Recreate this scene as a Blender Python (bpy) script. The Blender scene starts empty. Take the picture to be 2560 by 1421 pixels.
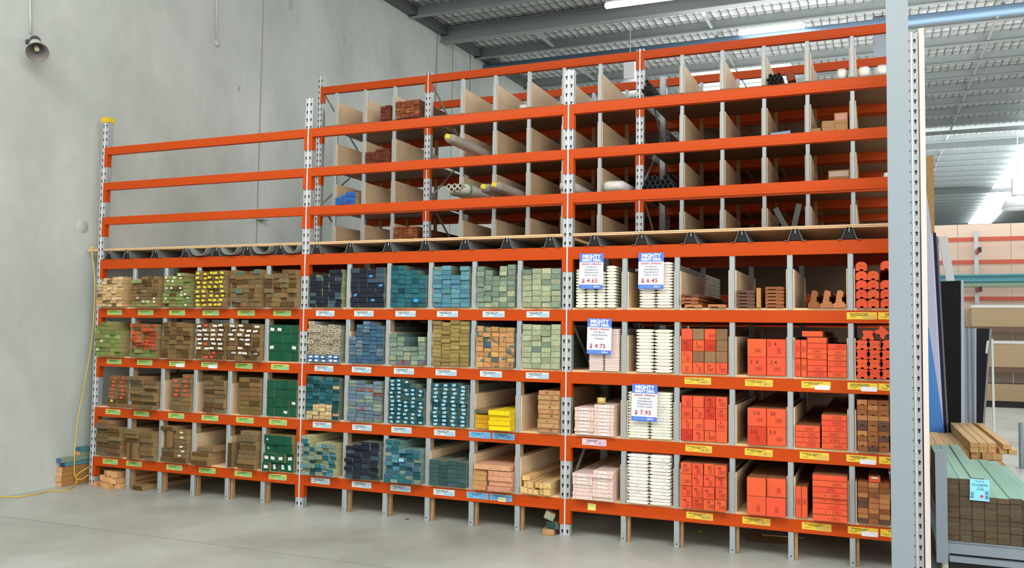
import bpy, bmesh, math, random
import numpy as np
from mathutils import Matrix, Vector
RD = random.Random(11)
PI = math.pi
COL = bpy.context.scene.collection
S = bpy.context.scene

# ------------------------------------------------------------------ camera geometry
FPX, PIT, YAW, ROLL = 2187.8, .0548, -.3953, .013
CP = Vector((7.845, -7.085, 1.711))
_f = Vector((math.sin(YAW)*math.cos(PIT), math.cos(YAW)*math.cos(PIT), math.sin(PIT)))
_r0 = Vector((math.cos(YAW), -math.sin(YAW), 0)); _u0 = _r0.cross(_f)
_r = _r0*math.cos(ROLL) + _u0*math.sin(ROLL); _u = _u0*math.cos(ROLL) - _r0*math.sin(ROLL)
def at(px, py, X=None, Y=None, Z=None):
    d = _f + _r*((px-1280)/FPX) - _u*((py-710.5)/FPX)
    t = (X-CP.x)/d.x if X is not None else (Y-CP.y)/d.y if Y is not None else (Z-CP.z)/d.z
    return CP + d*t
cam = bpy.data.objects.new('camera', bpy.data.cameras.new('camera')); COL.objects.link(cam)
m = Matrix((_r, _u, -_f)).transposed().to_4x4(); m.translation = CP
cam.matrix_world = m
cam.data.sensor_width = 36; cam.data.lens = FPX/2560*36; cam.data.clip_end = 300
S.camera = cam

# ------------------------------------------------------------------ materials
def lin(c):
    c = c/255.
    return c/12.92 if c <= .04045 else ((c+.055)/1.055)**2.4
def rgb(c): return (lin(c[0]), lin(c[1]), lin(c[2]), 1)
MATS = {}
class NT:
    def __init__(s, name):
        s.m = bpy.data.materials.new(name); s.m.use_nodes = True
        s.t = s.m.node_tree; s.b = s.t.nodes['Principled BSDF']
    def n(s, typ, **kw):
        x = s.t.nodes.new(typ)
        for k, v in kw.items():
            if k in ('operation', 'blend_type', 'data_type', 'wave_type', 'bands_direction', 'rings_direction', 'noise_dimensions', 'feature'): setattr(x, k, v)
            else: x.inputs[k].default_value = v
        return x
    def l(s, a, b): s.t.links.new(a, b)
    def math(s, op, a, b=None, c=None):
        x = s.t.nodes.new('ShaderNodeMath'); x.operation = op
        for i, v in enumerate((a, b, c)):
            if v is None: continue
            if isinstance(v, (int, float)): x.inputs[i].default_value = v
            else: s.l(v, x.inputs[i])
        return x.outputs[0]
    def mix(s, fac, a, b, mode='MIX'):
        x = s.t.nodes.new('ShaderNodeMix'); x.data_type = 'RGBA'; x.blend_type = mode
        for k, v in ((0, fac), (6, a), (7, b)):
            if isinstance(v, (int, float, tuple)): x.inputs[k].default_value = v
            else: s.l(v, x.inputs[k])
        return x.outputs[2]
    def coord(s, scale=(1, 1, 1), rnd=True):
        tc = s.t.nodes.new('ShaderNodeTexCoord'); mp = s.t.nodes.new('ShaderNodeMapping')
        mp.inputs['Scale'].default_value = scale
        s.l(tc.outputs['Object'], mp.inputs['Vector'])
        if rnd:
            oi = s.t.nodes.new('ShaderNodeObjectInfo')
            s.l(s.math('MULTIPLY', oi.outputs['Random'], 37.), mp.inputs['Location'])
        return mp.outputs[0]
    def noise(s, vec, scale, detail=3, rough=.5):
        x = s.n('ShaderNodeTexNoise', Scale=scale, Detail=detail, Roughness=rough)
        s.l(vec, x.inputs['Vector']); return x.outputs['Fac']
    def hsv(s, col, var, hue=.0):
        oi = s.t.nodes.new('ShaderNodeObjectInfo'); h = s.t.nodes.new('ShaderNodeHueSaturation')
        s.l(s.math('MULTIPLY_ADD', oi.outputs['Random'], 2*var, 1-var), h.inputs['Value'])
        r2 = s.math('FRACT', s.math('MULTIPLY', oi.outputs['Random'], 91.7))
        s.l(s.math('MULTIPLY_ADD', r2, 2*hue, .5-hue), h.inputs['Hue'])
        if isinstance(col, tuple): h.inputs['Color'].default_value = col
        else: s.l(col, h.inputs['Color'])
        return h.outputs[0]
def plain(name, c, rough=.6, metal=0, amt=.0, scale=6, var=0, hue=0, bump=0, emit=0, alpha=1, spec=.5):
    if name in MATS: return MATS[name]
    k = NT(name); col = rgb(c)
    if amt:
        nz = k.noise(k.coord(rnd=var > 0), scale, 4)
        f = k.math('MULTIPLY_ADD', nz, 2*amt, 1-amt)
        cm = k.t.nodes.new('ShaderNodeCombineColor')
        for i in range(3): k.l(f, cm.inputs[i])
        col = k.mix(1., col, cm.outputs[0], 'MULTIPLY')
        if bump:
            b = k.n('ShaderNodeBump', Strength=bump, Distance=.01); k.l(nz, b.inputs['Height']); k.l(b.outputs[0], k.b.inputs['Normal'])
    if var or hue: col = k.hsv(col, var, hue)
    if isinstance(col, tuple): k.b.inputs['Base Color'].default_value = col
    else: k.l(col, k.b.inputs['Base Color'])
    k.b.inputs['Roughness'].default_value = rough; k.b.inputs['Metallic'].default_value = metal
    k.b.inputs['Specular IOR Level'].default_value = spec
    if emit:
        k.b.inputs['Emission Color'].default_value = rgb(c); k.b.inputs['Emission Strength'].default_value = emit
    if alpha < 1: k.b.inputs['Alpha'].default_value = alpha
    MATS[name] = k.m; return k.m
def wood_end(name, c, var=.22, hue=.012, stain=None, slit=None, amt=.36, ring=.07, dots=None):
    """sawn or painted board end: growth rings, mottled, each board its own shade"""
    if name in MATS: return MATS[name]
    k = NT(name); v = k.coord()
    w = k.n('ShaderNodeTexWave', wave_type='RINGS', rings_direction='Y', Scale=11., Distortion=9., Detail=3.); k.l(v, w.inputs['Vector'])
    nz = k.noise(v, 22, 4, .65)
    f = k.math('ADD', k.math('MULTIPLY_ADD', nz, 2*amt, 1-amt), k.math('MULTIPLY_ADD', w.outputs['Fac'], 2*ring, -ring))
    cm = k.t.nodes.new('ShaderNodeCombineColor')
    for i in range(3): k.l(f, cm.inputs[i])
    col = k.mix(1., rgb(c), cm.outputs[0], 'MULTIPLY')
    if stain:
        n2 = k.noise(v, stain[1], 2)
        col = k.mix(k.math('MULTIPLY', k.math('GREATER_THAN', n2, stain[2]), .85), col, rgb(stain[0]))
    if slit:
        tc = k.t.nodes.new('ShaderNodeTexCoord'); sp = k.t.nodes.new('ShaderNodeSeparateXYZ'); k.l(tc.outputs['Object'], sp.inputs[0])
        a = k.math('LESS_THAN', k.math('ABSOLUTE', k.math('SUBTRACT', sp.outputs[0], .004)), .019)
        wv = k.math('MULTIPLY_ADD', k.noise(k.coord((60, 1, 60)), 1.), .008, -.004)
        b = k.math('LESS_THAN', k.math('ABSOLUTE', k.math('SUBTRACT', k.math('ADD', sp.outputs[2], wv), slit[1])), .0032)
        col = k.mix(k.math('MULTIPLY', a, b), col, rgb(slit[0]))
    if dots:
        tc = k.t.nodes.new('ShaderNodeTexCoord'); sp = k.t.nodes.new('ShaderNodeSeparateXYZ'); k.l(tc.outputs['Object'], sp.inputs[0])
        dx = k.math('SUBTRACT', k.math('ABSOLUTE', sp.outputs[0]), dots[1]); dz = k.math('SUBTRACT', sp.outputs[2], dots[2])
        dd = k.math('SQRT', k.math('ADD', k.math('POWER', dx, 2.), k.math('POWER', dz, 2.)))
        col = k.mix(k.math('LESS_THAN', dd, .0034), col, rgb(dots[0]))
    col = k.hsv(col, var, hue); k.l(col, k.b.inputs['Base Color'])
    k.b.inputs['Roughness'].default_value = .75; k.b.inputs['Specular IOR Level'].default_value = .25
    MATS[name] = k.m; return k.m
def wood_side(name, c, var=.14, hue=.006, amt=.22, knots=False, sc=(26, 1.3, 26)):
    if name in MATS: return MATS[name]
    k = NT(name); nz = k.noise(k.coord(sc), 1., 5, .6)
    f = k.math('MULTIPLY_ADD', nz, 2*amt, 1-amt)
    cm = k.t.nodes.new('ShaderNodeCombineColor')
    for i in range(3): k.l(f, cm.inputs[i])
    col = k.hsv(k.mix(1., rgb(c), cm.outputs[0], 'MULTIPLY'), var, hue)
    k.l(col, k.b.inputs['Base Color']); k.b.inputs['Roughness'].default_value = .7
    k.b.inputs['Specular IOR Level'].default_value = .25
    MATS[name] = k.m; return k.m
def plywood(name, c):
    k = NT(name); v = k.coord((2.2, 1.2, 9)); nz = k.noise(v, 1.6, 5, .6)
    w = k.n('ShaderNodeTexWave', wave_type='BANDS', bands_direction='Z', Scale=1.1, Distortion=7., Detail=3.); k.l(v, w.inputs['Vector'])
    f = k.math('ADD', k.math('MULTIPLY_ADD', nz, .3, .85), k.math('MULTIPLY_ADD', w.outputs['Fac'], .05, -.025))
    cm = k.t.nodes.new('ShaderNodeCombineColor')
    for i in range(3): k.l(f, cm.inputs[i])
    k.l(k.hsv(k.mix(1., rgb(c), cm.outputs[0], 'MULTIPLY'), .08, .004), k.b.inputs['Base Color'])
    k.b.inputs['Roughness'].default_value = .65; MATS[name] = k.m; return k.m
def concrete(name, c, c2, scale, rough, speck=.06, dark=None, stretch=(1, 1, 1)):
    k = NT(name); v = k.coord(stretch, rnd=False)
    n1 = k.noise(v, scale, 6, .62); n2 = k.noise(v, scale*9, 4, .6); n3 = k.noise(v, 70, 2)
    rp = k.t.nodes.new('ShaderNodeValToRGB'); rp.color_ramp.elements[0].position = .36; rp.color_ramp.elements[1].position = .66
    k.l(n1, rp.inputs[0])
    col = k.mix(rp.outputs[0], rgb(c), rgb(c2))
    f = k.math('ADD', k.math('MULTIPLY_ADD', n2, .16, .92), k.math('MULTIPLY_ADD', n3, speck, -speck/2))
    cm = k.t.nodes.new('ShaderNodeCombineColor')
    for i in range(3): k.l(f, cm.inputs[i])
    col = k.mix(1., col, cm.outputs[0], 'MULTIPLY')
    k.l(col, k.b.inputs['Base Color']); k.b.inputs['Roughness'].default_value = rough
    k.b.inputs['Specular IOR Level'].default_value = .3
    b = k.n('ShaderNodeBump', Strength=.12, Distance=.01); k.l(n2, b.inputs['Height']); k.l(b.outputs[0], k.b.inputs['Normal'])
    MATS[name] = k.m; return k.m
def keyhole_steel():
    """galvanised upright face, two columns of keyhole slots 76 mm apart"""
    k = NT('perforated_steel'); tc = k.t.nodes.new('ShaderNodeTexCoord'); sp = k.t.nodes.new('ShaderNodeSeparateXYZ')
    k.l(tc.outputs['Object'], sp.inputs[0])
    u = k.math('SUBTRACT', k.math('ABSOLUTE', sp.outputs[0]), .0225)
    v = k.math('SUBTRACT', k.math('MULTIPLY', k.math('FRACT', k.math('DIVIDE', sp.outputs[2], .0762)), .0762), .0381)
    d = k.math('SQRT', k.math('ADD', k.math('POWER', u, 2.), k.math('POWER', k.math('SUBTRACT', v, .006), 2.)))
    circ = k.math('LESS_THAN', d, .0098)
    slot = k.math('MULTIPLY', k.math('LESS_THAN', k.math('ABSOLUTE', u), .0052),
                  k.math('MULTIPLY', k.math('LESS_THAN', v, .006), k.math('GREATER_THAN', v, -.017)))
    f = k.math('MAXIMUM', circ, slot)
    nz = k.noise(k.coord((30, 30, 30), rnd=False), 1.5, 3)
    g = k.mix(nz, rgb((164, 168, 170)), rgb((204, 207, 208)))
    k.l(k.mix(f, g, rgb((22, 22, 26))), k.b.inputs['Base Color'])
    k.l(k.math('MULTIPLY_ADD', f, -.25, .25), k.b.inputs['Metallic']); k.b.inputs['Roughness'].default_value = .5
    return k.m
def foil_roof():
    """silver roof insulation sagging through safety mesh"""
    k = NT('roof_insulation_foil'); tc = k.t.nodes.new('ShaderNodeTexCoord'); sp = k.t.nodes.new('ShaderNodeSeparateXYZ')
    k.l(tc.outputs['Object'], sp.inputs[0])
    nz = k.n('ShaderNodeTexNoise', Scale=6., Detail=4.); k.l(tc.outputs['Object'], nz.inputs['Vector'])
    wob = k.math('MULTIPLY_ADD', nz.outputs['Fac'], .06, -.03)
    fx = k.math('FRACT', k.math('DIVIDE', k.math('ADD', sp.outputs[0], wob), .16))
    fy = k.math('FRACT', k.math('DIVIDE', k.math('ADD', sp.outputs[1], wob), .33))
    ex = k.math('ABSOLUTE', k.math('SUBTRACT', fx, .5)); ey = k.math('ABSOLUTE', k.math('SUBTRACT', fy, .5))
    line = k.math('MAXIMUM', k.math('GREATER_THAN', ex, .44), k.math('GREATER_THAN', ey, .46))
    h = k.math('ADD', k.math('ADD', k.math('POWER', ex, 2.), k.math('POWER', ey, 2.)), k.math('MULTIPLY', nz.outputs['Fac'], .35))
    b = k.n('ShaderNodeBump', Strength=1., Distance=.12); k.l(h, b.inputs['Height']); k.l(b.outputs[0], k.b.inputs['Normal'])
    shade = k.mix(nz.outputs['Fac'], rgb((150, 152, 152)), rgb((246, 247, 246)))
    k.l(k.mix(line, shade, rgb((104, 108, 110))), k.b.inputs['Base Color'])
    k.b.inputs['Metallic'].default_value = .15; k.b.inputs['Roughness'].default_value = .42
    return k.m
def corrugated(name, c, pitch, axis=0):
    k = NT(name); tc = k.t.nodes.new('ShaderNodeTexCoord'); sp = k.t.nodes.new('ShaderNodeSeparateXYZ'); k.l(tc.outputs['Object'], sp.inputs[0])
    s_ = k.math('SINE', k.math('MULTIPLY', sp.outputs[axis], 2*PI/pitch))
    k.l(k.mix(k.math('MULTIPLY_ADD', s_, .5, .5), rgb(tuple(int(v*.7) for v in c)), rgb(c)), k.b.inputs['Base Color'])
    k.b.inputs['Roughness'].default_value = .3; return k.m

ORANGE = plain('orange_beam_paint', (194, 71, 7), .5, amt=.05, scale=3, spec=.22)
GALV = plain('galvanised_steel', (176, 182, 182), .45, .3, amt=.1, scale=25)
BRIGHT = plain('bright_galvanised_lip', (226, 228, 228), .35, .2)
PERF = keyhole_steel()
PLY = plywood('plywood_sheet', (228, 198, 158))
PLYD = plywood('weathered_plywood', (150, 114, 84))  # rear shelf plywood, shade of the back racks put into its colour
PLYEDGE = wood_side('plywood_edge', (226, 188, 142), .06, sc=(3, 3, 120))
BATTEN = wood_side('rough_pine_batten', (178, 138, 92))
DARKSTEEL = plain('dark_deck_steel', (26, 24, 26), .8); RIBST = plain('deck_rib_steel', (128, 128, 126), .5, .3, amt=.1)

# ------------------------------------------------------------------ mesh helpers
class MB:
    def __init__(s): s.v, s.f, s.mi = [], [], []
    def poly(s, vs, faces, mi=0):
        b = len(s.v); s.v += [tuple(p) for p in vs]
        for i, fc in enumerate(faces):
            s.f.append([b+j for j in fc]); s.mi.append(mi[i] if isinstance(mi, (list, tuple)) else mi)
        return s
    def box(s, x0, x1, y0, y1, z0, z1, mi=0):
        vs = [(x, y, z) for z in (z0, z1) for y in (y0, y1) for x in (x0, x1)]
        return s.poly(vs, [(0, 2, 3, 1), (4, 5, 7, 6), (0, 1, 5, 4), (2, 6, 7, 3), (0, 4, 6, 2), (1, 3, 7, 5)], mi)
    def prism(s, pts, a0, a1, axis='y', mi=0, cap=None):
        """polygon in the plane across the axis, extruded a0..a1"""
        n = len(pts); cap = mi if cap is None else cap
        P = {'y': lambda p, a: (p[0], a, p[1]), 'x': lambda p, a: (a, p[0], p[1]), 'z': lambda p, a: (p[0], p[1], a)}[axis]
        vs = [P(p, a0) for p in pts] + [P(p, a1) for p in pts]
        fs = [list(range(n)), list(range(2*n-1, n-1, -1))] + [(i, i+n, (i+1) % n+n, (i+1) % n) for i in range(n)]
        return s.poly(vs, fs, [cap, cap]+[mi]*n)
    def tube(s, path, r, n=8, mi=0):
        path = [Vector(p) for p in path]; rings = []
        for i, p in enumerate(path):
            d = (path[min(i+1, len(path)-1)]-path[max(i-1, 0)]).normalized()
            a = d.orthogonal().normalized() if i == 0 else (rings[-1][1] - d*rings[-1][1].dot(d)).normalized()
            rings.append((p, a, d.cross(a)))
        b = len(s.v)
        for p, a, c in rings:
            for k in range(n): s.v.append(tuple(p+(a*math.cos(2*PI*k/n)+c*math.sin(2*PI*k/n))*r))
        for i in range(len(path)-1):
            for k in range(n):
                s.f.append([b+i*n+k, b+i*n+(k+1) % n, b+(i+1)*n+(k+1) % n, b+(i+1)*n+k]); s.mi.append(mi)
        s.f.append([b+k for k in range(n)][::-1]); s.mi.append(mi)
        s.f.append([b+(len(path)-1)*n+k for k in range(n)]); s.mi.append(mi)
        return s
    def lathe(s, prof, n=24, mi=0):
        b = len(s.v)
        for r, z in prof:
            for k in range(n): s.v.append((r*math.cos(2*PI*k/n), r*math.sin(2*PI*k/n), z))
        for i in range(len(prof)-1):
            for k in range(n):
                s.f.append([b+i*n+k, b+i*n+(k+1) % n, b+(i+1)*n+(k+1) % n, b+(i+1)*n+k]); s.mi.append(mi)
        return s
    def mesh(s, name, mats):
        me = bpy.data.meshes.new(name); me.from_pydata(s.v, [], s.f)
        for x in (mats if isinstance(mats, (list, tuple)) else [mats]): me.materials.append(x)
        me.polygons.foreach_set('material_index', s.mi)
        bm = bmesh.new(); bm.from_mesh(me); bmesh.ops.recalc_face_normals(bm, faces=bm.faces); bm.to_mesh(me); bm.free()
        return me
def smooth(me):
    me.polygons.foreach_set('use_smooth', [True]*len(me.polygons)); return me
def obj(name, me, parent=None, loc=(0, 0, 0), rot=(0, 0, 0)):
    o = bpy.data.objects.new(name, me); COL.objects.link(o); o.parent = parent; o.location = loc; o.rotation_euler = rot
    return o
def tag(o, label, cat, group=None):
    o['label'] = label; o['category'] = cat
    if group: o['group'] = group
    if len(label.split()) > 16: print('LONG', len(label.split()), label)
    return o
def empty(name, label, cat, loc=(0, 0, 0), rot=(0, 0, 0), group=None):
    o = bpy.data.objects.new(name, None); o.empty_display_size = .1; COL.objects.link(o); o.location = loc; o.rotation_euler = rot
    return tag(o, label, cat, group)
def struct(name, me, parent=None, loc=(0, 0, 0)):
    o = obj(name, me, parent, loc)
    if parent is None: o['kind'] = 'structure'
    return o
def B(x0, x1, y0, y1, z0, z1, mats, name='box'): return MB().box(x0, x1, y0, y1, z0, z1).mesh(name, mats)
TXT = {}
def text(s, size, mat, bold=0, space=1.):
    """flat lettering centred on the origin, in the x-z plane, facing -y"""
    key = (s, size, mat.name, bold, space)
    if key in TXT: return TXT[key]
    cu = bpy.data.curves.new('lettering', 'FONT'); cu.body = s; cu.size = size; cu.align_x = 'CENTER'; cu.align_y = 'CENTER'
    cu.offset = bold; cu.resolution_u = 2; cu.space_character = space; cu.fill_mode = 'FRONT'
    o = bpy.data.objects.new('t', cu); COL.objects.link(o)
    dg = bpy.context.evaluated_depsgraph_get(); dg.update()
    me = bpy.data.meshes.new_from_object(o.evaluated_get(dg)); bpy.data.objects.remove(o); bpy.data.curves.remove(cu)
    me.transform(Matrix.Rotation(PI/2, 4, 'X')); me.materials.clear(); me.materials.append(mat); me.name = 'lettering'
    TXT[key] = me; return me
ORD = ['', 'first', 'second', 'third', 'fourth', 'fifth', 'sixth', 'seventh', 'eighth', 'ninth', 'tenth', 'eleventh', 'twelfth', 'thirteenth',
       'fourteenth', 'fifteenth', 'sixteenth', 'seventeenth', 'eighteenth', 'nineteenth', 'twentieth']+['%dth' % i for i in range(21, 60)]
BAY = ['left', 'middle', 'right']; ROWN = ['top', 'second', 'third', 'bottom']

# ------------------------------------------------------------------ the setting
FLOOR = concrete('polished_concrete_floor', (158, 159, 149), (196, 200, 192), .5, .4, .03)
WALLM = concrete('tilt_up_concrete', (190, 196, 189), (217, 222, 216), .55, .85, .05, stretch=(1, 1, .6))
struct('floor', B(-.25, 40, -16, 62, -.2, 0, FLOOR))
struct('trim_1', B(-.25, 20, -1.501, -1.496, 0, .0008, plain('saw_cut', (124, 123, 115), .8)))
WX = -.25
struct('wall_left', B(WX-.2, WX, -16, 62, 0, 8.9, WALLM))
JOINT = plain('panel_joint', (172, 168, 150), .9); JD = plain('dark_joint', (140, 138, 130), .9)
for i, (y, w, mt) in enumerate(((2.9, .022, JOINT), (8.95, .02, JD), (14.9, .02, JD), (-3.1, .03, JOINT))):
    struct('trim_%d' % (i+2), B(WX, WX+.004, y-w/2, y+w/2, 0, 7.5+.03*y, mt))
# roof
SL = .03
def rz(y): return 7.6+SL*y
FOIL = foil_roof(); PURL = plain('galvanised_purlin', (150, 158, 158), .55, .1, amt=.12, scale=4)
rf = MB().poly([(WX-.1, -16, rz(-16)), (40, -16, rz(-16)), (40, 62, rz(62)), (WX-.1, 62, rz(62))], [(0, 3, 2, 1)]).mesh('ceiling', FOIL)
ceil = struct('ceiling', rf)
y = 11.52-1.46*8
pm = MB().prism([(0, 0), (.075, 0), (.075, -.02), (.006, -.012), (.006, -.206), (-.06, -.212), (-.06, -.195), (-.066, -.195), (-.066, -.22), (0, -.22)], 0, 40.2, 'x').mesh('purlin', PURL)
k = 0
while y < 60:
    obj('purlin', pm, ceil, (WX, y, rz(y)-.002)); y += 1.46; k += 1
big = MB().prism([(-.1, 0), (.1, 0), (.1, -.02), (.012, -.02), (.012, -.28), (.1, -.28), (.1, -.3), (-.1, -.3), (-.1, -.28), (-.012, -.28), (-.012, -.02), (-.1, -.02)], 0, 40.2, 'x').mesh('roof_beam', plain('roof_beam_paint', (150, 155, 156), .4, .3))
for y in (8.45,): obj('roof_beam', big, ceil, (WX, y, rz(y)-.02))
for y in (24.6, 37.5): obj('dark_beam', B(0, 40.2, 0, .12, -.22, 0, plain('dark_roof_beam', (92, 98, 98), .6)), ceil, (WX, y, rz(y)-.19))
obj('strut_pipe', smooth(MB().tube([(WX, 10.55, rz(10.5)-.3), (40, 10.55, rz(10.5)-.3)], .1, 14).mesh('pipe', plain('blue_grey_pipe', (122, 150, 178), .35, .3))), ceil)
ra = MB().prism([(-.0, 0), (.16, 0), (.16, -.17), (.0, -.17)], -16, 60, 'y').mesh('rafter', plain('dark_rafter', (96, 100, 100), .6))
for v in ra.vertices: v.co.z += rz(v.co.y)-.005
obj('rafter', ra, ceil, (WX, 0, 0))
br = MB()
for xb in (1.6, 4.9, 10.0, 16.0):
    mb = MB(); y = 11.52-1.46*2
    mb.prism([(xb-.025, 0), (xb+.025, 0), (xb+.025, -.04), (xb-.025, -.04)], 8.6, 56, 'y')
    me = mb.mesh('bridging', GALV)
    for v in me.vertices: v.co.z += rz(v.co.y)-.14
    obj('bridging_strut', me, ceil)
GLOW = plain('skylight_sheet', (248, 252, 255), .5, emit=8)
sky = MB().poly([(12.02, 17, rz(17)-.235), (13.3, 17, rz(17)-.235), (14.65, 56, rz(56)-.235), (13.32, 56, rz(56)-.235)], [(0, 3, 2, 1)]).mesh('skylight', GLOW)
struct('window_1', sky)
for i, (x0, x1, y0, y1) in enumerate(((3.6, 4.9, 13.3, 24), (4.95, 6.0, 13.2, 26), (18, 19.2, -4, 40))):
    struct('window_%d' % (i+2), MB().poly([(x0, y0, rz(y0)-.02), (x1, y0, rz(y0)-.02), (x1, y1, rz(y1)-.02), (x0, y1, rz(y1)-.02)], [(0, 3, 2, 1)]).mesh('skylight', GLOW))
# columns
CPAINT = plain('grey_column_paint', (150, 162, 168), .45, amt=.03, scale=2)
c0, c1 = at(2222, 700, Y=-.4), at(2278, 700, Y=-.4)
cb = MB().box(c0.x, c1.x, -.4, -.25, 0, 7.5).mesh('column', CPAINT)
struct('column', cb)
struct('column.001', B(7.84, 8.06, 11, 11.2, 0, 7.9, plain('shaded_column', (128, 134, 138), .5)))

# ------------------------------------------------------------------ racking
W = 2.7
LV = dict(B0=2.4446, B1=1.9065, B2=1.3782, B3=.8395, B4=.3103, U1=2.910, U2=3.292, U3=3.683)
PT = .018                                               # ply shelf thickness
POSTX = [.508, .947, 1.386, 1.825, 2.264]
def upright_mesh(h):
    mb = MB()
    mb.poly([(-.0435, 0, 0), (-.006, 0, 0), (-.006, 0, h), (-.0435, 0, h)], [(0, 1, 2, 3)], 0)
    mb.poly([(.006, 0, 0), (.0435, 0, 0), (.0435, 0, h), (.006, 0, h)], [(0, 1, 2, 3)], 0)
    prof = [(-.006, 0), (-.005, -.009), (.005, -.009), (.006, 0)]
    vs = [(p[0], p[1], z) for z in (0, h) for p in prof]
    mb.poly(vs, [(0, 1, 5, 4), (1, 2, 6, 5), (2, 3, 7, 6), (4, 5, 6, 7), (3, 2, 1, 0)], 1)
    pr = [(-.0435, 0), (-.0435, .06), (-.032, .075), (.032, .075), (.0435, .06), (.0435, 0)]
    vs = [(p[0], p[1], z) for z in (0, h) for p in pr]
    mb.poly(vs, [(i, i+6, i+7, i+1) for i in range(5)]+[(6, 7, 8, 9, 10, 11)], 2)
    return mb.mesh('upright', [PERF, BRIGHT, GALV])
def beam_mesh(L, h):
    return MB().prism([(-.004, 0), (.046, 0), (.046, -h), (-.011, -h), (-.011, -h+.017), (-.004, -h+.024)], 0, L, 'x').mesh('beam', ORANGE)
def conn_mesh(sgn):
    mb = MB(); a, b = (.007, .0445) if sgn > 0 else (-.0445, -.007)
    mb.box(a, b, -.0045, -.0008, -.213, 0)
    e = .0445*sgn
    mb.box(min(e, e+.004*sgn), max(e, e+.004*sgn), -.0045, .052, -.213, 0)
    return mb.mesh('connector', ORANGE)
CONN = {1: conn_mesh(1), -1: conn_mesh(-1)}
BMESH = {}
def beam(rack, x0, x1, y, top, h, back=False, conns=True):
    key = (round(x1-x0, 3), h)
    if key not in BMESH: BMESH[key] = beam_mesh(x1-x0-.097, h)
    if back: o = obj('beam', BMESH[key], rack, (x1-.0485, y, top), (0, 0, PI))
    else: o = obj('beam', BMESH[key], rack, (x0+.0485, y, top))
    if conns:
        for sg in ((1,) if x1 > 8 and y == 0 else (1, -1)): obj('connector', CONN[sg], o, (-.0485 if sg > 0 else x1-x0-.0485, 0, 0))
    return o
UM = {}
def upright(rack, x, y, h, back=False):
    if h not in UM: UM[h] = upright_mesh(h)
    o = obj('upright', UM[h], rack, (x, y, 0), (0, 0, PI if back else 0))
    obj('foot_plate', FOOT, o)
    return o
FOOT = B(-.05, .05, -.02, .095, 0, .006, GALV)
def braces(rack, x, y0, y1, h):
    z = .35; s_ = 1
    while z < h-.5:
        a, b = ((y0, z), (y1, z+.75)) if s_ > 0 else ((y1, z), (y0, z+.75))
        obj('brace', MB().tube([(x, a[0], a[1]), (x, b[0], b[1])], .013, 6).mesh('brace', GALV), rack); z += .75; s_ = -s_
PM = {}
def post_mesh(h, w=.041):
    key = (round(h, 3), w)
    if key not in PM:
        # folded C channel, open to the back, a bolt hole near the foot
        PM[key] = MB().prism([(-w/2, .0), (w/2-.006, .0), (w/2, .006), (w/2, .034), (w/2-.005, .034), (w/2-.005, .006), (-w/2+.004, .006), (-w/2+.004, .034), (-w/2, .034)], 0, h, 'z').mesh('post', GALV)
    return PM[key]
HOLE = MB().poly([(.006*math.cos(a*PI/5), 0, .006*math.sin(a*PI/5)) for a in range(10)], [tuple(range(10))]).mesh('bolt_hole', plain('bolt_hole', (30, 30, 32)))

front = empty('timber_rack', 'long orange and galvanised front rack with four filled shelf levels', 'timber rack')
D1 = 1.2
for i in range(4):
    upright(front, i*W, 0, 3.99); upright(front, i*W, D1, 2.5, True)
    braces(front, i*W, .07, D1-.07, 2.3)
    if i == 0:
        obj('upright_cap', B(-.05, .05, -.014, .082, 3.965, 4.02, plain('yellow_plastic_cap', (226, 196, 24), .4)), front)
for b in range(3):
    x0, x1 = b*W, (b+1)*W
    for nm in ('B0', 'B1', 'B2', 'B3', 'B4'):
        h = .106 if nm == 'B0' else .096
        beam(front, x0, x1, 0, LV[nm], h); beam(front, x0, x1, D1, LV[nm], h, True, False)
    for nm in ('U1', 'U2', 'U3'): beam(front, x0, x1, 0, LV[nm], .084)
    for nm in ('B1', 'B2', 'B3', 'B4'):
        obj('shelf_panel', B(x0+.05, x1-.05, .002, D1-.002, LV[nm]+.0005, LV[nm]+PT, PLYEDGE), front)
    rows = [(LV['B1'], LV['B0']-.106), (LV['B2'], LV['B1']-.096), (LV['B3'], LV['B2']-.096), (LV['B4'], LV['B3']-.096), (0, LV['B4']-.096)]
    for i, px in enumerate(POSTX):
        x = x0+px
        for r, (za, zb) in enumerate(rows):
            p = obj('divider_post', post_mesh(zb-za-.002), front, (x, -.0065, za+.001))
            if r == 4:
                obj('bolt_hole', HOLE, p, (0, -.0006, .03))
                obj('pine_batten', B(x+.025, x+.045, .03, .07, 0.001, zb-.001, BATTEN), front)
                continue
            z = za+PT+.001
            obj('rear_post', post_mesh(zb-z), front, (x, D1-.06, z))
            obj('plywood_divider', B(x+.0225, x+.0315, .004, D1-.01, z, z+.3, PLY), front)
            obj('divider_lining', B(x-.0305, x-.0225, .006, D1-.01, z, z+.3, PLY), front)
            if (b, r, i) in ((1, 1, 0), (1, 1, 1), (1, 2, 3), (1, 2, 4), (1, 3, 0), (1, 3, 2), (1, 3, 3), (1, 3, 4), (2, 1, 1)) or (b == 0 and r in (1, 2, 3)):
                obj('pine_batten', B(x-.02, x+.0222, .04, .075, z, zb-.001, BATTEN), front)
# deck over the filled shelves: inverted-V steel ribs carrying two plywood skins
deck = empty('plywood_deck', 'double plywood deck on dark steel ribs above the filled shelves', 'deck', (0, 0, LV['B0']))
for i, (xa, xb) in enumerate(((.046, 2.655), (2.745, 5.355), (5.445, 8.05))):
    obj('deck_sheet', B(xa, xb, .001, D1+.0, .093, .104, PLYEDGE), deck)
    obj('deck_sheet', B(xa+.004, xb-.004, -.004, D1-.01, .105, .116, PLYEDGE), deck)

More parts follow.
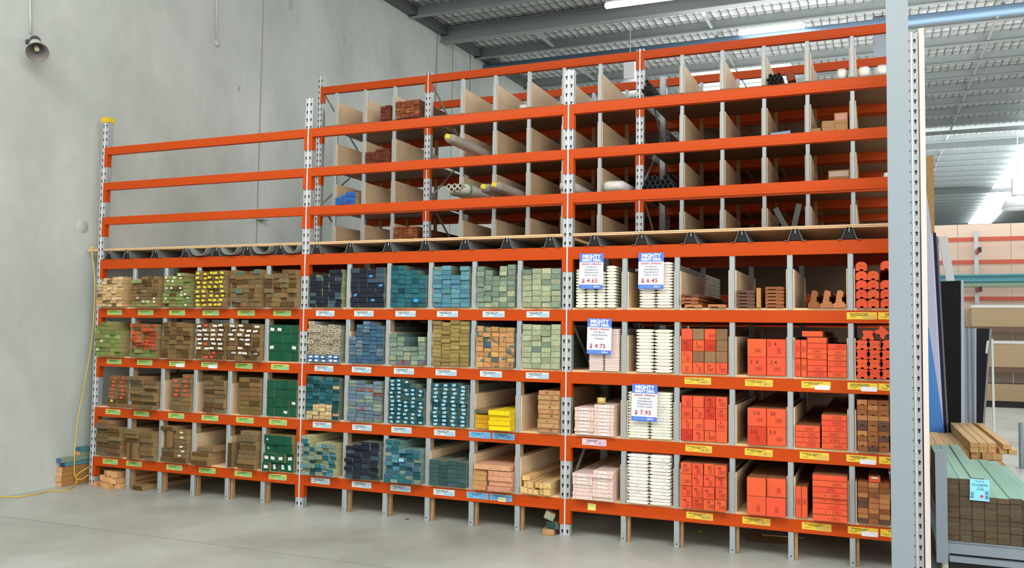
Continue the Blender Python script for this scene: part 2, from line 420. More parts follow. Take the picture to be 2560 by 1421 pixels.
obj('deck_overhang', B(-.19, -.047, -.004, D1, .093, .116, PLYEDGE), deck)
RIBX = [.135, .397, .797, 1.206, 1.606, 2.002, 2.405, 2.838, 3.218, 3.636, 4.029, 4.432, 4.839, 5.245, 5.644, 6.053, 6.46, 6.863, 7.266, 7.657]
rib = MB().prism([(-.085, .0005), (-.052, .0005), (-.052, .003), (-.02, .0915), (.02, .0915), (.052, .003), (.052, .0005), (.085, .0005), (.085, .003), (.056, .004), (.023, .0925), (-.023, .0925), (-.056, .004), (-.085, .003)], -.02, D1, 'y').mesh('deck_rib', [RIBST])
cutb = B(-.002, .002, -.012, .3, .06, .0912, BRIGHT)
dk = MB().prism([(-.05, .006), (-.0185, .09), (.0185, .09), (.05, .006)], -.006, .02, 'y').mesh('rib_shade_plug', DARKSTEEL)  # near-black plug added as painted shade inside the hollow rib
for x in RIBX:
    r_ = obj('deck_rib', rib, deck, (x, 0, 0)); obj('rib_shade_plug', dk, r_); obj('rib_fin', cutb, r_)
# grey plastic troughs pushed under the deck, left bay
TRO = plain('grey_plastic_trough', (150, 154, 150), .45, amt=.08, scale=9)
def trough(w):
    n = 9; out = []
    for i in range(n):
        t = i/(n-1); x = (t-.5)*w
        out.append((x, abs(.076*min(1, (abs(t-.5)*2)**3.2))+.003))
    inn = [(p[0]*.95, p[1]+.004) for p in out[::-1]]
    return MB().prism(out+inn, 0, 1.0, 'y').mesh('plastic_trough', TRO)
for i, (xa, xb, wh) in enumerate(((1.27, 1.55, ''), (1.665, 1.945, ''), (2.06, 2.345, ''), (2.47, 2.65, ''))):
    o = obj('plastic_trough', trough(min(xb-xa, .225)), None, ((xa+xb)/2, -.05, LV['B0']+.0062))
    tag(o, ['grey plastic trough under the deck, farthest from the middle upright', 'grey plastic trough under the deck, third from the middle upright',
            'grey plastic trough under the deck, second from the middle upright', 'narrow grey plastic trough under the deck, against the middle upright'][i], 'trough', 'plastic troughs under the deck')

# taller rack behind, and a third one behind that
YB, DB = 2.45, 1.2
LB = [2.739, 3.282, 3.816, 4.369]; TT = 4.905
rear = empty('timber_rack', 'taller empty-looking orange rack behind the front rack, plywood pigeonholes', 'timber rack', (0, 0, 0))
XB = [1.09, 2.7, 5.4, 8.1]
for i, x in enumerate(XB):
    h = 5.06 if i == 0 else 4.93
    upright(rear, x, YB, h); upright(rear, x, YB+DB, h, True); braces(rear, x, YB+.07, YB+DB-.07, 4.9)
posts_b = [[1.346, 1.783, 2.22], [2.7+v-.03 for v in POSTX], [5.4+v-.03 for v in POSTX]]
posts_b[0] = [1.346, 1.783, 2.22]
low = [LV['B4'], LV['B3'], LV['B2'], LV['B1']]
for b in range(3):
    x0, x1 = XB[b], XB[b+1]
    for z in LB+[TT]:
        h = .096
        beam(rear, x0, x1, YB, z, h); beam(rear, x0, x1, YB+DB, z, h, True, False)
    for z in low: beam(rear, x0, x1, YB, z, .096, False, False); beam(rear, x0, x1, YB+DB, z, .096, True, False)
    for z in LB: obj('shelf_panel', B(x0+.05, x1-.05, YB+.003, YB+DB-.003, z+.0005, z+.012, PLYD), rear)
    for x in posts_b[b]:
        for r, za in enumerate(LB):
            zb = (LB+[TT])[r+1]-.096; z = za+.013
            obj('divider_post', post_mesh(zb-z), rear, (x, YB-.004, z))
            obj('plywood_divider', B(x+.0225, x+.0315, YB+.004, YB+DB-.06, z, z+.305, PLY), rear)
            obj('divider_lining', B(x-.0305, x-.0225, YB+.004, YB+DB-.06, z, z+.305, PLY), rear)
            if r < 3: obj('pine_batten', B(x-.02, x+.025, YB+DB-.055, YB+DB-.03, z, zb+.09, BATTEN), rear)
            else: obj('rear_post', post_mesh(zb-z), rear, (x, YB+DB-.055, z))
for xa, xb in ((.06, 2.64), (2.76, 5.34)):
    obj('back_panel', B(xa, xb, 2.405, 2.42, .02, 2.5, plain('dark_back_board', (60, 50, 42), .9)), front)  # dark sheets added behind the stacks to keep the bins dark
third = empty('timber_rack', 'third orange rack glimpsed in shade behind the tall pigeonhole rack', 'timber rack')
Y3 = 3.76
for x in (2.7, 5.4, 8.1): upright(third, x, Y3, 4.5); upright(third, x, Y3+1.2, 4.5, True)
BKB = plain('back_board', (112, 90, 70), .8, amt=.1)
for b in (1, 2):
    x0, x1 = b*W, (b+1)*W
    for z in (.31, 1.378, 2.19, 2.739, 3.282, 3.816, 4.369):
        beam(third, x0, x1, Y3, z, .096, False, False); beam(third, x0, x1, Y3+1.2, z, .096, True, False)
        obj('shelf_panel', B(x0+.05, x1-.05, Y3+.003, Y3+1.19, z+.0005, z+.012, PLYD), third)
    for x in [x0+v-.03 for v in POSTX]:
        for za, zb in ((2.752, 3.185), (3.295, 3.719), (3.829, 4.272)):
            obj('pine_batten', B(x-.03, x+.03, Y3+1.1, Y3+1.14, za, zb, BATTEN), third)
            obj('depth_batten', B(x-.02, x+.02, Y3+.05, Y3+1.09, zb+.06, zb+.095, BATTEN), third)
    obj('back_panel', B(x0+.05, x1-.05, Y3+1.26, Y3+1.28, .05, 4.1, BKB), third)  # added backing, blocks the bright view beyond the third rack
# lining sheet on the end of the rack run
ep = tag(obj('end_panel', B(8.153, 8.19, .012, 1.25, .002, 4.02, [wood_side('pink_faced_plywood', (250, 234, 224), .02, amt=.05)])), 'tall pinkish plywood end sheet against the last perforated upright', 'plywood sheet')
del ep
e0_, e1_ = at(2316, 390, Y=5.7), at(2334, 390, Y=5.7)
ep2 = tag(obj('end_panel', B(e0_.x, e1_.x, 5.7, 5.72, .002, e0_.z, wood_side('tan_ply_edge', (196, 156, 98), .02))), 'tan plywood end sheet standing behind the pinkish one', 'plywood sheet')

# ------------------------------------------------------------------ timber
CH = .003
BM = {}
def board_mesh(w, h, L, side, end):
    key = (w, h, L, side.name, end.name)
    if key in BM: return BM[key]
    a = w/2; c = min(CH, h*.12)
    v = [(-a+c, 0, c), (a-c, 0, c), (a-c, 0, h-c), (-a+c, 0, h-c), (-a, c, 0), (a, c, 0), (a, c, h), (-a, c, h), (-a, L, 0), (a, L, 0), (a, L, h), (-a, L, h)]
    f = [(0, 1, 2, 3), (0, 4, 5, 1), (1, 5, 6, 2), (2, 6, 7, 3), (3, 7, 4, 0), (4, 8, 9, 5), (5, 9, 10, 6), (6, 10, 11, 7), (7, 11, 8, 4), (8, 11, 10, 9)]
    BM[key] = MB().poly(v, f, [1, 1, 1, 1, 1, 0, 0, 0, 0, 1]).mesh('board', [side, end]); return BM[key]
def prof_mesh(pts, L, side, end, key):
    if key not in BM: BM[key] = MB().prism(pts, 0, L, 'y', 0, 1).mesh('profile', [side, end])
    return BM[key]
TAGM = {}
def end_tag(o, w, h, mat, dx, dz, rot, name='end_tag', mark=None):
    key = (w, h, mat.name)
    if key not in TAGM: TAGM[key] = MB().box(-w/2, w/2, -.0012, 0, -h/2, h/2).mesh('end_tag', mat)
    t = obj(name, TAGM[key], o, (dx, -.0006, dz), (0, rot, 0))
    if mark: obj('tag_print', mark, t, (0, -.0014, 0))
    return t
def cellx(b, c):
    xl = b*W+.052 if c == 1 else b*W+POSTX[c-2]+.034
    xr = b*W+POSTX[c-1]-.033 if c < 6 else (b+1)*W-.05
    return xl, xr
FZ = [LV['B1']+PT+.0015, LV['B2']+PT+.0015, LV['B3']+PT+.0015, LV['B4']+PT+.0015]
def stack(b, row, cell, name, adj, w, h, cols, hts, ends, side, x='c', dx=0, y=-.012, prot=.012, tilt=.22, tags=None, L=2.35, pick=None, gx=.003, cat='timber board', mesh=None, z0=0, where=None, sub=''):
    """one bin of boards: every board an object of its own"""
    xl, xr = cellx(b, cell) if b is not None else where
    z_f = (FZ[row] if b is not None else 0)+z0
    tw = cols*w+(cols-1)*gx
    xs = {'l': xl, 'r': xr-tw, 'c': (xl+xr-tw)/2}[x]+dx
    if isinstance(hts, int): hts = [hts]*cols
    ends = ends if isinstance(ends, list) else [(ends, 1)]
    noun = NOUN.get(adj) or adj.split(' with')[0].split(' streaked')[0].split()[-1]
    place = sub or '%s bay %s shelf, %s bin' % (BAY[b], ROWN[row], ORD[cell])
    for c in range(cols):
        z = z_f
        for r in range(hts[c]):
            e = pick(c, r) if pick else None
            if e is None:
                t = RD.random()*sum(q for _, q in ends)
                for e, q in ends:
                    t -= q
                    if t <= 0: break
            sd = side(e) if callable(side) else side
            hh = h if (mesh or h > .06) else round(h*RD.choice((.9, .97, 1, 1, 1.05)), 4)
            me = mesh(sd, e, c, r) if mesh else board_mesh(w, hh, L, sd, e)
            lean = RD.uniform(-tilt, tilt)*PI/180
            o = obj(name, me, None, (xs+c*(w+gx)+w/2+RD.uniform(-.0006, .0006), y-RD.random()*prot, z+abs(lean)*w*.5), (0, lean, 0))
            z += hh+.0012+abs(lean)*w
            tw2 = ''
            if tags:
                tg = tags(c, r)
                if tg:
                    mt, tw_, th_, ddx, rot = tg
                    end_tag(o, tw_, th_, mt, ddx, hh*.5, rot, 'spray_mark' if mt is RT else 'end_tag'); tw2 = TAGW[mt.name]+' '
            tag(o, '%s%s %s, %s course up, %s along, %s' % (tw2, CW.get(e.name, ''), noun, ORD[r+1], ORD[c+1], place), cat, '%ss, %s' % (noun, place))
TAGW = {'yellow_tag': 'yellow-tagged', 'white_tag': 'white-tagged', 'pale_blue_tag': 'blue-tagged', 'sky_blue_tag': 'blue-stickered', 'orange_spray_mark': 'orange-marked'}
NOUN = {'orange-primed square post': 'square post', 'large orange-primed square post': 'large square post', 'orange-primed flat board': 'flat board', 'orange-primed wide board': 'wide board', 'orange-primed extra wide board': 'extra wide board',
        'cream white narrow chamferboard': 'narrow chamferboard', 'pinkish white wide chamferboard': 'broad chamferboard', 'white chamferboard with dark gaps between': 'chamferboard', 'cream white wide chamferboard': 'wide chamferboard',
        'thin pink-primed lining board': 'thin lining board', 'thick pink-primed board': 'thick board', 'white primed moulding with printed end label': 'moulding', 'brown hardwood rail': 'hardwood rail', 'dark green-ended square post': 'square post',
        'wide brown treated plank': 'wide plank', 'mustard yellow-ended wide board': 'wide board', 'bright yellow wide board': 'wide board', 'orange-tan wide pine plank': 'pine plank', 'pinkish wide pine plank': 'pine plank', 'brown decking board': 'decking board',
        'dark red decking board': 'decking board', 'reddish decking board': 'decking board', 'green-faced treated board': 'treated board'}
CW = {'pale_pine_end': 'pale cream', 'honey_pine_end': 'honey-coloured', 'treated_brown_end': 'brown', 'dark_brown_end': 'dark brown', 'grey_brown_end': 'grey-brown', 'olive_treated_end': 'olive green', 'green_treated_end': 'green', 'pale_green_end': 'pale green',
      'orange_sprayed_end': 'orange-sprayed', 'teal_marked_end': 'teal-marked', 'green_painted_end': 'dark green', 'navy_painted_end': 'dark navy', 'slate_painted_end': 'slate blue', 'teal_painted_end': 'teal', 'deep_teal_painted_end': 'deep teal',
      'light_teal_painted_end': 'light teal', 'sky_teal_painted_end': 'sky teal', 'sage_painted_end': 'sage green', 'pale_sage_end': 'pale sage', 'steel_blue_painted_end': 'steel blue', 'grey_green_end': 'grey-green', 'olive_yellow_end': 'olive yellow',
      'tan_end_with_teal': 'teal-streaked tan', 'slate_green_end': 'slate green', 'slotted_cream_end': 'slot-marked cream', 'grey_blue_end': 'grey-blue', 'red_stained_end': 'red-stained', 'bright_blue_end': 'bright blue', 'bright_yellow_end': 'bright yellow',
      'mustard_yellow_end': 'mustard yellow', 'tan_pine_end': 'tan', 'pink_dyed_pine_end': 'pinkish', 'orange_pine_end': 'orange-tan', 'white_primed_end': 'cream-white', 'pink_white_primed_end': 'pinkish-white', 'pink_primed_lining': 'pink-primed',
      'pink_primed_board': 'pink-primed', 'plastic_wrapped_white': 'wrapped white', 'orange_primed_end': 'orange-primed', 'dark_orange_primed_end': 'dark orange', 'unpainted_laminated_end': 'unpainted brown', 'hardwood_end': 'warm brown',
      'light_hardwood_end': 'light brown', 'dark_hardwood_end': 'dark brown', 'decking_end': 'brown', 'light_decking_end': 'light brown', 'red_decking_end': 'dark red', 'blue_dipped_end': 'bright blue', 'weathered_pack_end': 'green-faced'}
def E(n, c, **k): return wood_end(n, c, **k)
TEALS = wood_side('blue_tinted_pine_side', (116, 128, 112)); PINES = wood_side('pine_side', (206, 170, 124)); BRS = wood_side('treated_pine_side', (160, 132, 92)); GRS = wood_side('green_treated_side', (158, 150, 98))
PALE = E('pale_pine_end', (206, 178, 130)); PALE2 = E('honey_pine_end', (188, 150, 98)); BRN = E('treated_brown_end', (122, 96, 58)); BRN2 = E('dark_brown_end', (92, 69, 39)); BRN3 = E('grey_brown_end', (114, 98, 70))
OLV = E('olive_treated_end', (132, 130, 74)); GRN = E('green_treated_end', (116, 134, 72)); GRN2 = E('pale_green_end', (150, 162, 98)); REDO = E('orange_sprayed_end', (206, 84, 48), stain=((126, 92, 54), 14, .52)); TEALE = E('teal_marked_end', (90, 118, 104))
DGR = E('green_painted_end', (20, 82, 58), var=.12, amt=.12, ring=.02)
NAVY = E('navy_painted_end', (32, 37, 50)); NAVY2 = E('slate_painted_end', (62, 82, 92)); TEAL = E('teal_painted_end', (38, 98, 108)); TEAL2 = E('deep_teal_painted_end', (22, 72, 78)); LTEAL = E('light_teal_painted_end', (90, 140, 148)); LTEAL2 = E('sky_teal_painted_end', (78, 128, 146))
SAGE = E('sage_painted_end', (122, 142, 120)); SAGE2 = E('pale_sage_end', (158, 165, 132)); STEELB = E('steel_blue_painted_end', (62, 96, 120)); GREYG = E('grey_green_end', (126, 142, 128)); OLY = E('olive_yellow_end', (152, 130, 74)); TANE = E('tan_end_with_teal', (192, 142, 90), stain=((40, 104, 108), 12, .6))
SLATE = E('slate_green_end', (54, 84, 82)); SLIT = E('slotted_cream_end', (176, 164, 138), slit=((54, 46, 44), .0165)); GREYB = E('grey_blue_end', (102, 124, 138)); REDST = E('red_stained_end', (156, 78, 58), stain=((102, 122, 138), 10, .5))
BRT = E('bright_blue_end', (70, 110, 165)); YEL = E('bright_yellow_end', (240, 206, 20), var=.08, amt=.08); YEL2 = E('mustard_yellow_end', (206, 158, 26), var=.08, amt=.1); TAN = E('tan_pine_end', (190, 146, 98), var=.1); PNK = E('pink_dyed_pine_end', (214, 156, 120), var=.12); ORT = E('orange_pine_end', (204, 150, 92), var=.1)
def printed(name, c):
    """small printed paper label: two grey lines of type"""
    k = NT(name); tc = k.t.nodes.new('ShaderNodeTexCoord'); sp = k.t.nodes.new('ShaderNodeSeparateXYZ'); k.l(tc.outputs['Object'], sp.inputs[0])
    ln = k.math('LESS_THAN', k.math('FRACT', k.math('MULTIPLY_ADD', sp.outputs[2], 150., .25)), .42)
    gl = k.math('GREATER_THAN', k.noise(k.coord((420, 1, 90)), 1., 1), .47)
    ed = k.math('LESS_THAN', k.math('ABSOLUTE', k.math('ADD', sp.outputs[0], .002)), .015)
    f = k.math('MULTIPLY', k.math('MULTIPLY', ln, gl), k.math('MULTIPLY', ed, .55))
    k.l(k.hsv(k.mix(f, rgb(c), rgb((70, 74, 84))), .05), k.b.inputs['Base Color']); k.b.inputs['Roughness'].default_value = .6
    MATS[name] = k.m; return k.m
YT = printed('yellow_tag', (240, 218, 36)); WT = printed('white_tag', (240, 240, 234)); BT = printed('pale_blue_tag', (160, 214, 234)); BT2 = plain('sky_blue_tag', (60, 150, 215), .6)
RT = plain('orange_spray_mark', (222, 78, 44), .8, var=.15)
U = RD.uniform
def tg(mat, w=.034, h=.016, p=1., dx=.012, rot=.25):
    return lambda c, r: (mat, w, h, U(-dx, dx), U(-rot, rot)) if RD.random() < p else None
# ---- left bay
stack(0, 0, 1, 'pale_pine_batten', 'pale cream pine batten', .07, .035, 5, [7, 9, 8, 9, 9], [(PALE, 6), (PALE2, 2), (BRN3, 1)], PINES, x='l', y=-.06, prot=.035)
stack(0, 0, 2, 'treated_batten', 'mixed brown treated batten', .07, .035, 5, [8, 8, 9, 9, 8], [(BRN, 3), (BRN2, 3), (BRN3, 2)], BRS, y=-.06, prot=.035,
      pick=lambda c, r: OLV if r < 2 else (GRN2 if r > 6 and c < 2 else None), tags=lambda c, r: (WT, .026, .018, U(-.01, .01), U(-.2, .2)) if r < 3 and RD.random() < .45 else None)
stack(0, 0, 3, 'green_treated_batten', 'olive green treated batten', .088, .035, 4, [9, 9, 10, 8], [(OLV, 3), (GRN, 3), (BRN2, 1)], GRS, y=-.06, prot=.035, tags=tg(WT, .026, .02, .4, .02, .2))
stack(0, 0, 4, 'tagged_batten', 'yellow-tagged brown batten', .07, .045, 5, 8, [(BRN3, 2), (BRN2, 1)], BRS, y=-.06, prot=.05, tags=tg(YT, .042, .022, .97, .006, .22))
stack(0, 0, 5, 'brown_batten', 'brown treated batten', .07, .045, 5, [8, 8, 7, 8, 8], [(BRN, 4), (BRN2, 2), (BRN3, 4), (TEALE, 1)], BRS, y=-.06, prot=.04)
stack(0, 0, 6, 'brown_joist', 'brown treated joist', .085, .045, 4, [7, 7, 8, 8], [(BRN, 4), (BRN2, 2), (BRN3, 2)], BRS, y=-.05, prot=.07)
stack(0, 1, 1, 'green_treated_batten', 'green treated batten', .07, .045, 5, [7, 8, 8, 6, 6], [(GRN, 3), (OLV, 3), (GRN2, 2)], GRS, x='l', y=-.06, prot=.035, tags=tg(WT, .03, .02, .16, .02, .2))
stack(0, 1, 2, 'sprayed_batten', 'orange-sprayed brown batten', .088, .038, 4, [9, 9, 9, 9], [(REDO, 3), (BRN2, 1)], BRS, y=-.05, prot=.06, pick=lambda c, r: GRN if r < 2 else (BRN if r == 2 and c < 2 else None))
stack(0, 1, 3, 'brown_joist', 'dark brown treated joist', .088, .045, 4, [8, 8, 8, 8], [(BRN2, 3), (BRN, 3)], BRS, y=-.05, prot=.03)
stack(0, 1, 4, 'labelled_joist', 'white-tagged brown joist', .088, .045, 4, [8, 8, 8, 8], [(BRN2, 3), (BRN, 2)], BRS, y=-.05, prot=.04,
      tags=lambda c, r: (WT, .055, .02, U(-.01, .01), U(-.15, .15)) if r > 1 and RD.random() < .9 else ((RT, .045, .026, 0, 0) if RD.random() < .6 else None))
stack(0, 1, 5, 'labelled_joist', 'white-tagged brown joist', .088, .045, 4, [8, 8, 8, 8], [(BRN2, 3), (BRN, 2)], BRS, y=-.05, prot=.06,
      tags=lambda c, r: (WT, .055, .02, U(-.01, .01), U(-.15, .15)) if r > 0 and RD.random() < .8 else None)
DGS = wood_side('green_post_side', (150, 128, 84))
stack(0, 1, 6, 'green_post', 'dark green-ended square post', .0845, .087, 4, 4, DGR, DGS, y=-.01, prot=.008, cat='timber post', tags=tg(WT, .045, .03, .2, .01, .2))
stack(0, 2, 1, 'marked_plank', 'orange-marked brown plank', .125, .04, 2, [8, 8], [(BRN, 2), (BRN2, 1), (BRN3, 1)], BRS, x='r', y=-.02, prot=.02, tags=lambda c, r: (RT, .04, .024, U(-.015, .015), U(-.1, .1)) if r > 1 else ((YT, .035, .026, -.01, .1) if (c, r) == (0, 1) else None))
stack(0, 2, 2, 'brown_plank', 'brown treated plank', .17, .035, 2, [9, 8], [(BRN, 2), (BRN3, 2)], BRS, y=-.02, prot=.09)
stack(0, 2, 3, 'marked_plank', 'orange-marked brown plank', .13, .045, 2, [7, 8], [(BRN, 2), (BRN3, 2)], BRS, x='r', y=-.015, prot=.03, tags=lambda c, r: (RT, .045, .024, U(-.015, .015), U(-.1, .1)) if r > 2 and RD.random() < .85 else None)
stack(0, 2, 4, 'brown_plank', 'brown treated plank', .13, .045, 2, [8, 7], [(BRN2, 2), (BRN3, 2), (BRN, 1)], BRS, x='r', y=-.015, prot=.04)
stack(0, 2, 5, 'brown_plank', 'brown treated plank', .13, .045, 2, [8, 8], [(BRN, 3), (BRN2, 1)], BRS, x='r', dx=-.01, y=-.015, prot=.02)
stack(0, 2, 6, 'green_post', 'dark green-ended square post', .0845, .087, 4, 4, DGR, DGS, y=-.01, prot=.012, cat='timber post', tags=lambda c, r: (WT, .04, .024, .01, .15) if (c, r) in ((3, 1), (2, 0)) else None)
stack(0, 3, 1, 'brown_sleeper', 'wide brown treated plank', .17, .045, 2, [8, 7], [(BRN2, 2), (BRN3, 2), (BRN, 2)], BRS, y=-.03, prot=.05)
stack(0, 3, 2, 'brown_sleeper', 'wide brown treated plank', .155, .045, 2, [0, 6], [(BRN, 2), (BRN3, 2)], BRS, x='r', y=-.05, prot=.05)
stack(0, 3, 3, 'brown_sleeper', 'wide brown treated plank', .17, .047, 2, [3, 7], [(BRN, 2), (BRN3, 2), (BRN2, 1)], BRS, y=-.03, prot=.03, tags=lambda c, r: (WT, .04, .018, U(-.03, .03), U(-.15, .15)) if c == 1 and RD.random() < .6 else None)
stack(0, 3, 4, 'brown_sleeper', 'wide brown treated plank', .21, .042, 1, [3], [(BRN, 2), (BRN3, 1), (BRN2, 2)], BRS, x='l', y=-.03, prot=.05)
stack(0, 3, 5, 'brown_sleeper', 'wide brown treated plank', .2, .0455, 1, [8], [(BRN, 2), (BRN3, 2), (BRN2, 1)], BRS, x='r', dx=-.03, y=-.03, prot=.05)
stack(0, 3, 6, 'green_post', 'dark green-ended square post', .0835, .086, 4, 4, DGR, DGS, y=-.02, prot=.05, cat='timber post', tags=lambda c, r: (WT, .045, .03, U(-.006, .006), U(-.2, .2) if RD.random() < .7 else 1.4) if r < 2 else ((WT, .02, .014, 0, .6) if RD.random() < .2 else None))
def single(name, label, cat, me, loc, rot=(0, 0, 0), group=None): return tag(obj(name, me, None, loc, rot), label, cat, group)
xl, xr = cellx(0, 3); z = FZ[3]+3*.0485
single('brown_sleeper', 'upright brown plank on edge beside the white-tagged planks, left bay bottom shelf', 'timber board', board_mesh(.045, .17, 2.35, BRS, BRN), (xl+.12, -.06, z))
single('brown_sleeper', 'second upright brown plank on edge, slightly recessed, left bay bottom shelf third bin', 'timber board', board_mesh(.045, .165, 2.35, BRS, BRN2), (xl+.06, -.02, z))
single('brown_sleeper', 'brown plank lying flat across the two upright planks, left bay bottom shelf', 'timber board', board_mesh(.165, .042, 2.35, BRS, BRN2), (xl+.085, -.05, z+.173))
xl, xr = cellx(0, 3-1)
for i, (dxx, e) in enumerate(((.03, BRN), (.08, BRN2), (.13, BRN))):
    single('brown_sleeper', '%s of three brown planks standing on edge, left bay bottom shelf second bin' % ['leftmost', 'middle', 'rightmost'][i], 'timber board', board_mesh(.045, .17, 2.35, BRS, e), (xl+dxx, -.07-.01*i, FZ[3]))
for i in range(3):
    single('brown_sleeper', 'brown plank lying on the three upright ones, %s layer, left bay bottom shelf' % ['lower', 'middle', 'upper'][i], 'timber board', board_mesh(.155, .045, 2.35, BRS, [BRN2, BRN, BRN3][i]), (xl+.082, -.07-.02*i, FZ[3]+.1715+.0465*i))
xl, xr = cellx(0, 4)
single('brown_sleeper', 'grey-brown plank laid askew across three planks, left bay bottom shelf fourth bin', 'timber board', board_mesh(.2, .042, 2.35, BRS, BRN3), (xl+.14, -.03, FZ[3]+.1305), (0, 0, -.02))
xl, xr = cellx(0, 5)
single('brown_sleeper', 'dark plank standing on edge in front of the post, left bay bottom shelf fifth bin', 'timber board', board_mesh(.05, .24, 2.35, BRS, BRN2), (xl+.034, -.055, FZ[3]), (0, 0, 0))
# ---- middle bay
stack(1, 0, 1, 'navy_stud', 'dark navy-ended pine stud', .07, .035, 5, [9, 8, 9, 10, 10], [(NAVY, 5), (NAVY2, 1)], wood_side('pale_green_stud_side', (158, 166, 124)), y=-.02, prot=.022)
stack(1, 0, 2, 'navy_stud', 'dark navy-ended pine stud', .088, .045, 4, [8, 8, 8, 8], [(NAVY, 6), (NAVY2, 1)], TEALS, y=-.02, prot=.022, tags=tg(BT2, .04, .02, .14, .02, .8))
stack(1, 0, 3, 'teal_stud', 'teal-ended pine stud', .07, .042, 5, [9, 9, 8, 8, 7], [(TEAL, 5), (TEAL2, 1)], TEALS, y=-.02, prot=.022, tags=lambda c, r: (BT2, .05, .03, .01, .05) if (c, r) == (3, 1) else None)
stack(1, 0, 4, 'pale_teal_stud', 'light teal-ended pine stud', .088, .04, 4, [9, 9, 7, 9], [(LTEAL, 4), (LTEAL2, 4), (SAGE, 1)], TEALS, y=-.02, prot=.022)
stack(1, 0, 5, 'sage_stud', 'sage green-ended pine stud', .07, .045, 5, [8, 7, 6, 8, 8], [(SAGE, 5), (GREYG, 2), (SAGE2, 1)], TEALS, y=-.02, prot=.022)
stack(1, 0, 6, 'pale_sage_stud', 'pale sage-ended pine stud', .0845, .047, 4, 7, [(SAGE2, 4), (SAGE, 1)], TEALS, y=-.015, prot=.022)
stack(1, 1, 1, 'slotted_stud', 'cream stud with a dark slot in its end', .07, .035, 5, [11, 10, 10, 10, 10], [(SLIT, 1)], wood_side('grey_stud_side', (150, 154, 138)), y=-.03, prot=.022, pick=lambda c, r: BRT if r < 2 else None,
      tags=lambda c, r: (WT, .035, .018, U(-.008, .008), U(-.1, .1)) if r < 2 and RD.random() < .85 else None)
stack(1, 1, 2, 'steel_blue_stud', 'steel blue-ended pine stud', .07, .035, 5, [7, 10, 11, 11, 10], [(STEELB, 5), (GREYB, 1)], TEALS, y=-.02, prot=.022)
stack(1, 1, 3, 'grey_green_stud', 'grey green-ended pine stud', .07, .042, 5, [7, 6, 4, 4, 6], [(GREYG, 3), (SAGE, 2), (SAGE2, 1)], wood_side('grey_teal_side', (112, 136, 130)), y=-.02, prot=.022, pick=lambda c, r: REDST if (r < 2 and RD.random() < .4) else None, L=2.2)
stack(1, 1, 4, 'olive_yellow_stud', 'olive yellow-ended pine stud', .088, .036, 4, 11, [(OLY, 1)], TEALS, y=-.015, prot=.022)
stack(1, 1, 5, 'tan_stud', 'tan-ended stud streaked with teal', .07, .044, 5, [8, 8, 8, 8, 8], [(TANE, 5), (ORT, 1)], TEALS, y=-.02, prot=.022, pick=lambda c, r: STEELB if (c, r) == (1, 4) else None)
stack(1, 1, 6, 'pale_sage_stud', 'pale sage-ended pine stud', .0845, .047, 4, 8, [(SAGE2, 4), (SAGE, .4)], TEALS, y=-.01, prot=.015)
stack(1, 2, 1, 'deep_teal_stud', 'deep teal-ended pine stud', .07, .035, 5, [11, 11, 10, 11, 11], [(TEAL2, 3), (TEAL, 2)], TEALS, y=-.03, prot=.022, pick=lambda c, r: PALE if (r < 2 or (r < 4 and 0 < c < 4) or (c, r) == (4, 8)) and c < 5 - (r == 0) else None)
stack(1, 2, 2, 'grey_blue_stud', 'grey blue-ended pine stud', .088, .034, 4, [11, 11, 10, 11], [(GREYB, 5), (GREYG, 2), (REDST, 1)], TEALS, y=-.02, prot=.022)
stack(1, 2, 3, 'tagged_teal_stud', 'deep teal stud with pale blue end tag', .07, .036, 5, [11, 11, 11, 10, 9], [(TEAL2, 2), (SLATE, 1)], TEALS, y=-.02, prot=.022, tags=tg(BT, .032, .019, .94, .008, .2))
stack(1, 2, 4, 'tagged_green_stud', 'dark green stud with pale blue end tag', .088, .034, 4, [11, 11, 11, 11], [(SLATE, 2), (TEAL2, 1)], TEALS, y=-.02, prot=.022, tags=tg(BT, .036, .02, .97, .008, .3))
YS = wood_side('yellow_board_side', (236, 204, 40), .05, amt=.06)
stack(1, 2, 5, 'mustard_board', 'mustard yellow-ended wide board', .16, .042, 1, [3], [(YEL2, 1)], YS, x='l', y=-.015, prot=.01)
stack(1, 2, 5, 'yellow_board', 'bright yellow wide board', .2, .042, 1, [4], [(YEL, 1)], YS, x='r', y=-.09, prot=.04, sub='right pile in the yellow bin')
xl, xr = cellx(1, 5)
single('natural_board', 'grey-brown board lying on the mustard yellow boards', 'timber board', board_mesh(.15, .034, 2.35, BRS, BRN3), (xl+.08, -.03, FZ[2]+3*.0435))
stack(1, 2, 6, 'tan_plank', 'tan pine plank with pencil marks', .19, .038, 1, [9], [(TAN, 1)], wood_side('tan_plank_side', (176, 134, 92)), x='r', y=-.02, prot=.03)
for o in [q for q in bpy.data.objects if q.name.startswith('tan_plank')]:
    obj('pencil_mark', text(RD.choice(['x', '+ 4E', '8x', '4E', '39', '12']), .026, plain('pencil', (70, 52, 40), .8), .0003), o, (U(-.04, .06), -.0012, .019))
stack(1, 3, 1, 'pale_teal_stud', 'loosely piled light teal stud', .07, .037, 5, [10, 7, 8, 8, 8], [(GREYG, 2), (LTEAL2, 1), (TEAL, 2), (SAGE, 1)], wood_side('cream_stud_side', (186, 184, 136)), y=-.05, prot=.06, tilt=.7)
stack(1, 3, 2, 'charcoal_stud', 'dark charcoal-ended pine stud', .088, .038, 4, [8, 8, 9, 9], [(NAVY, 5), (NAVY2, 1)], TEALS, y=-.05, prot=.03)
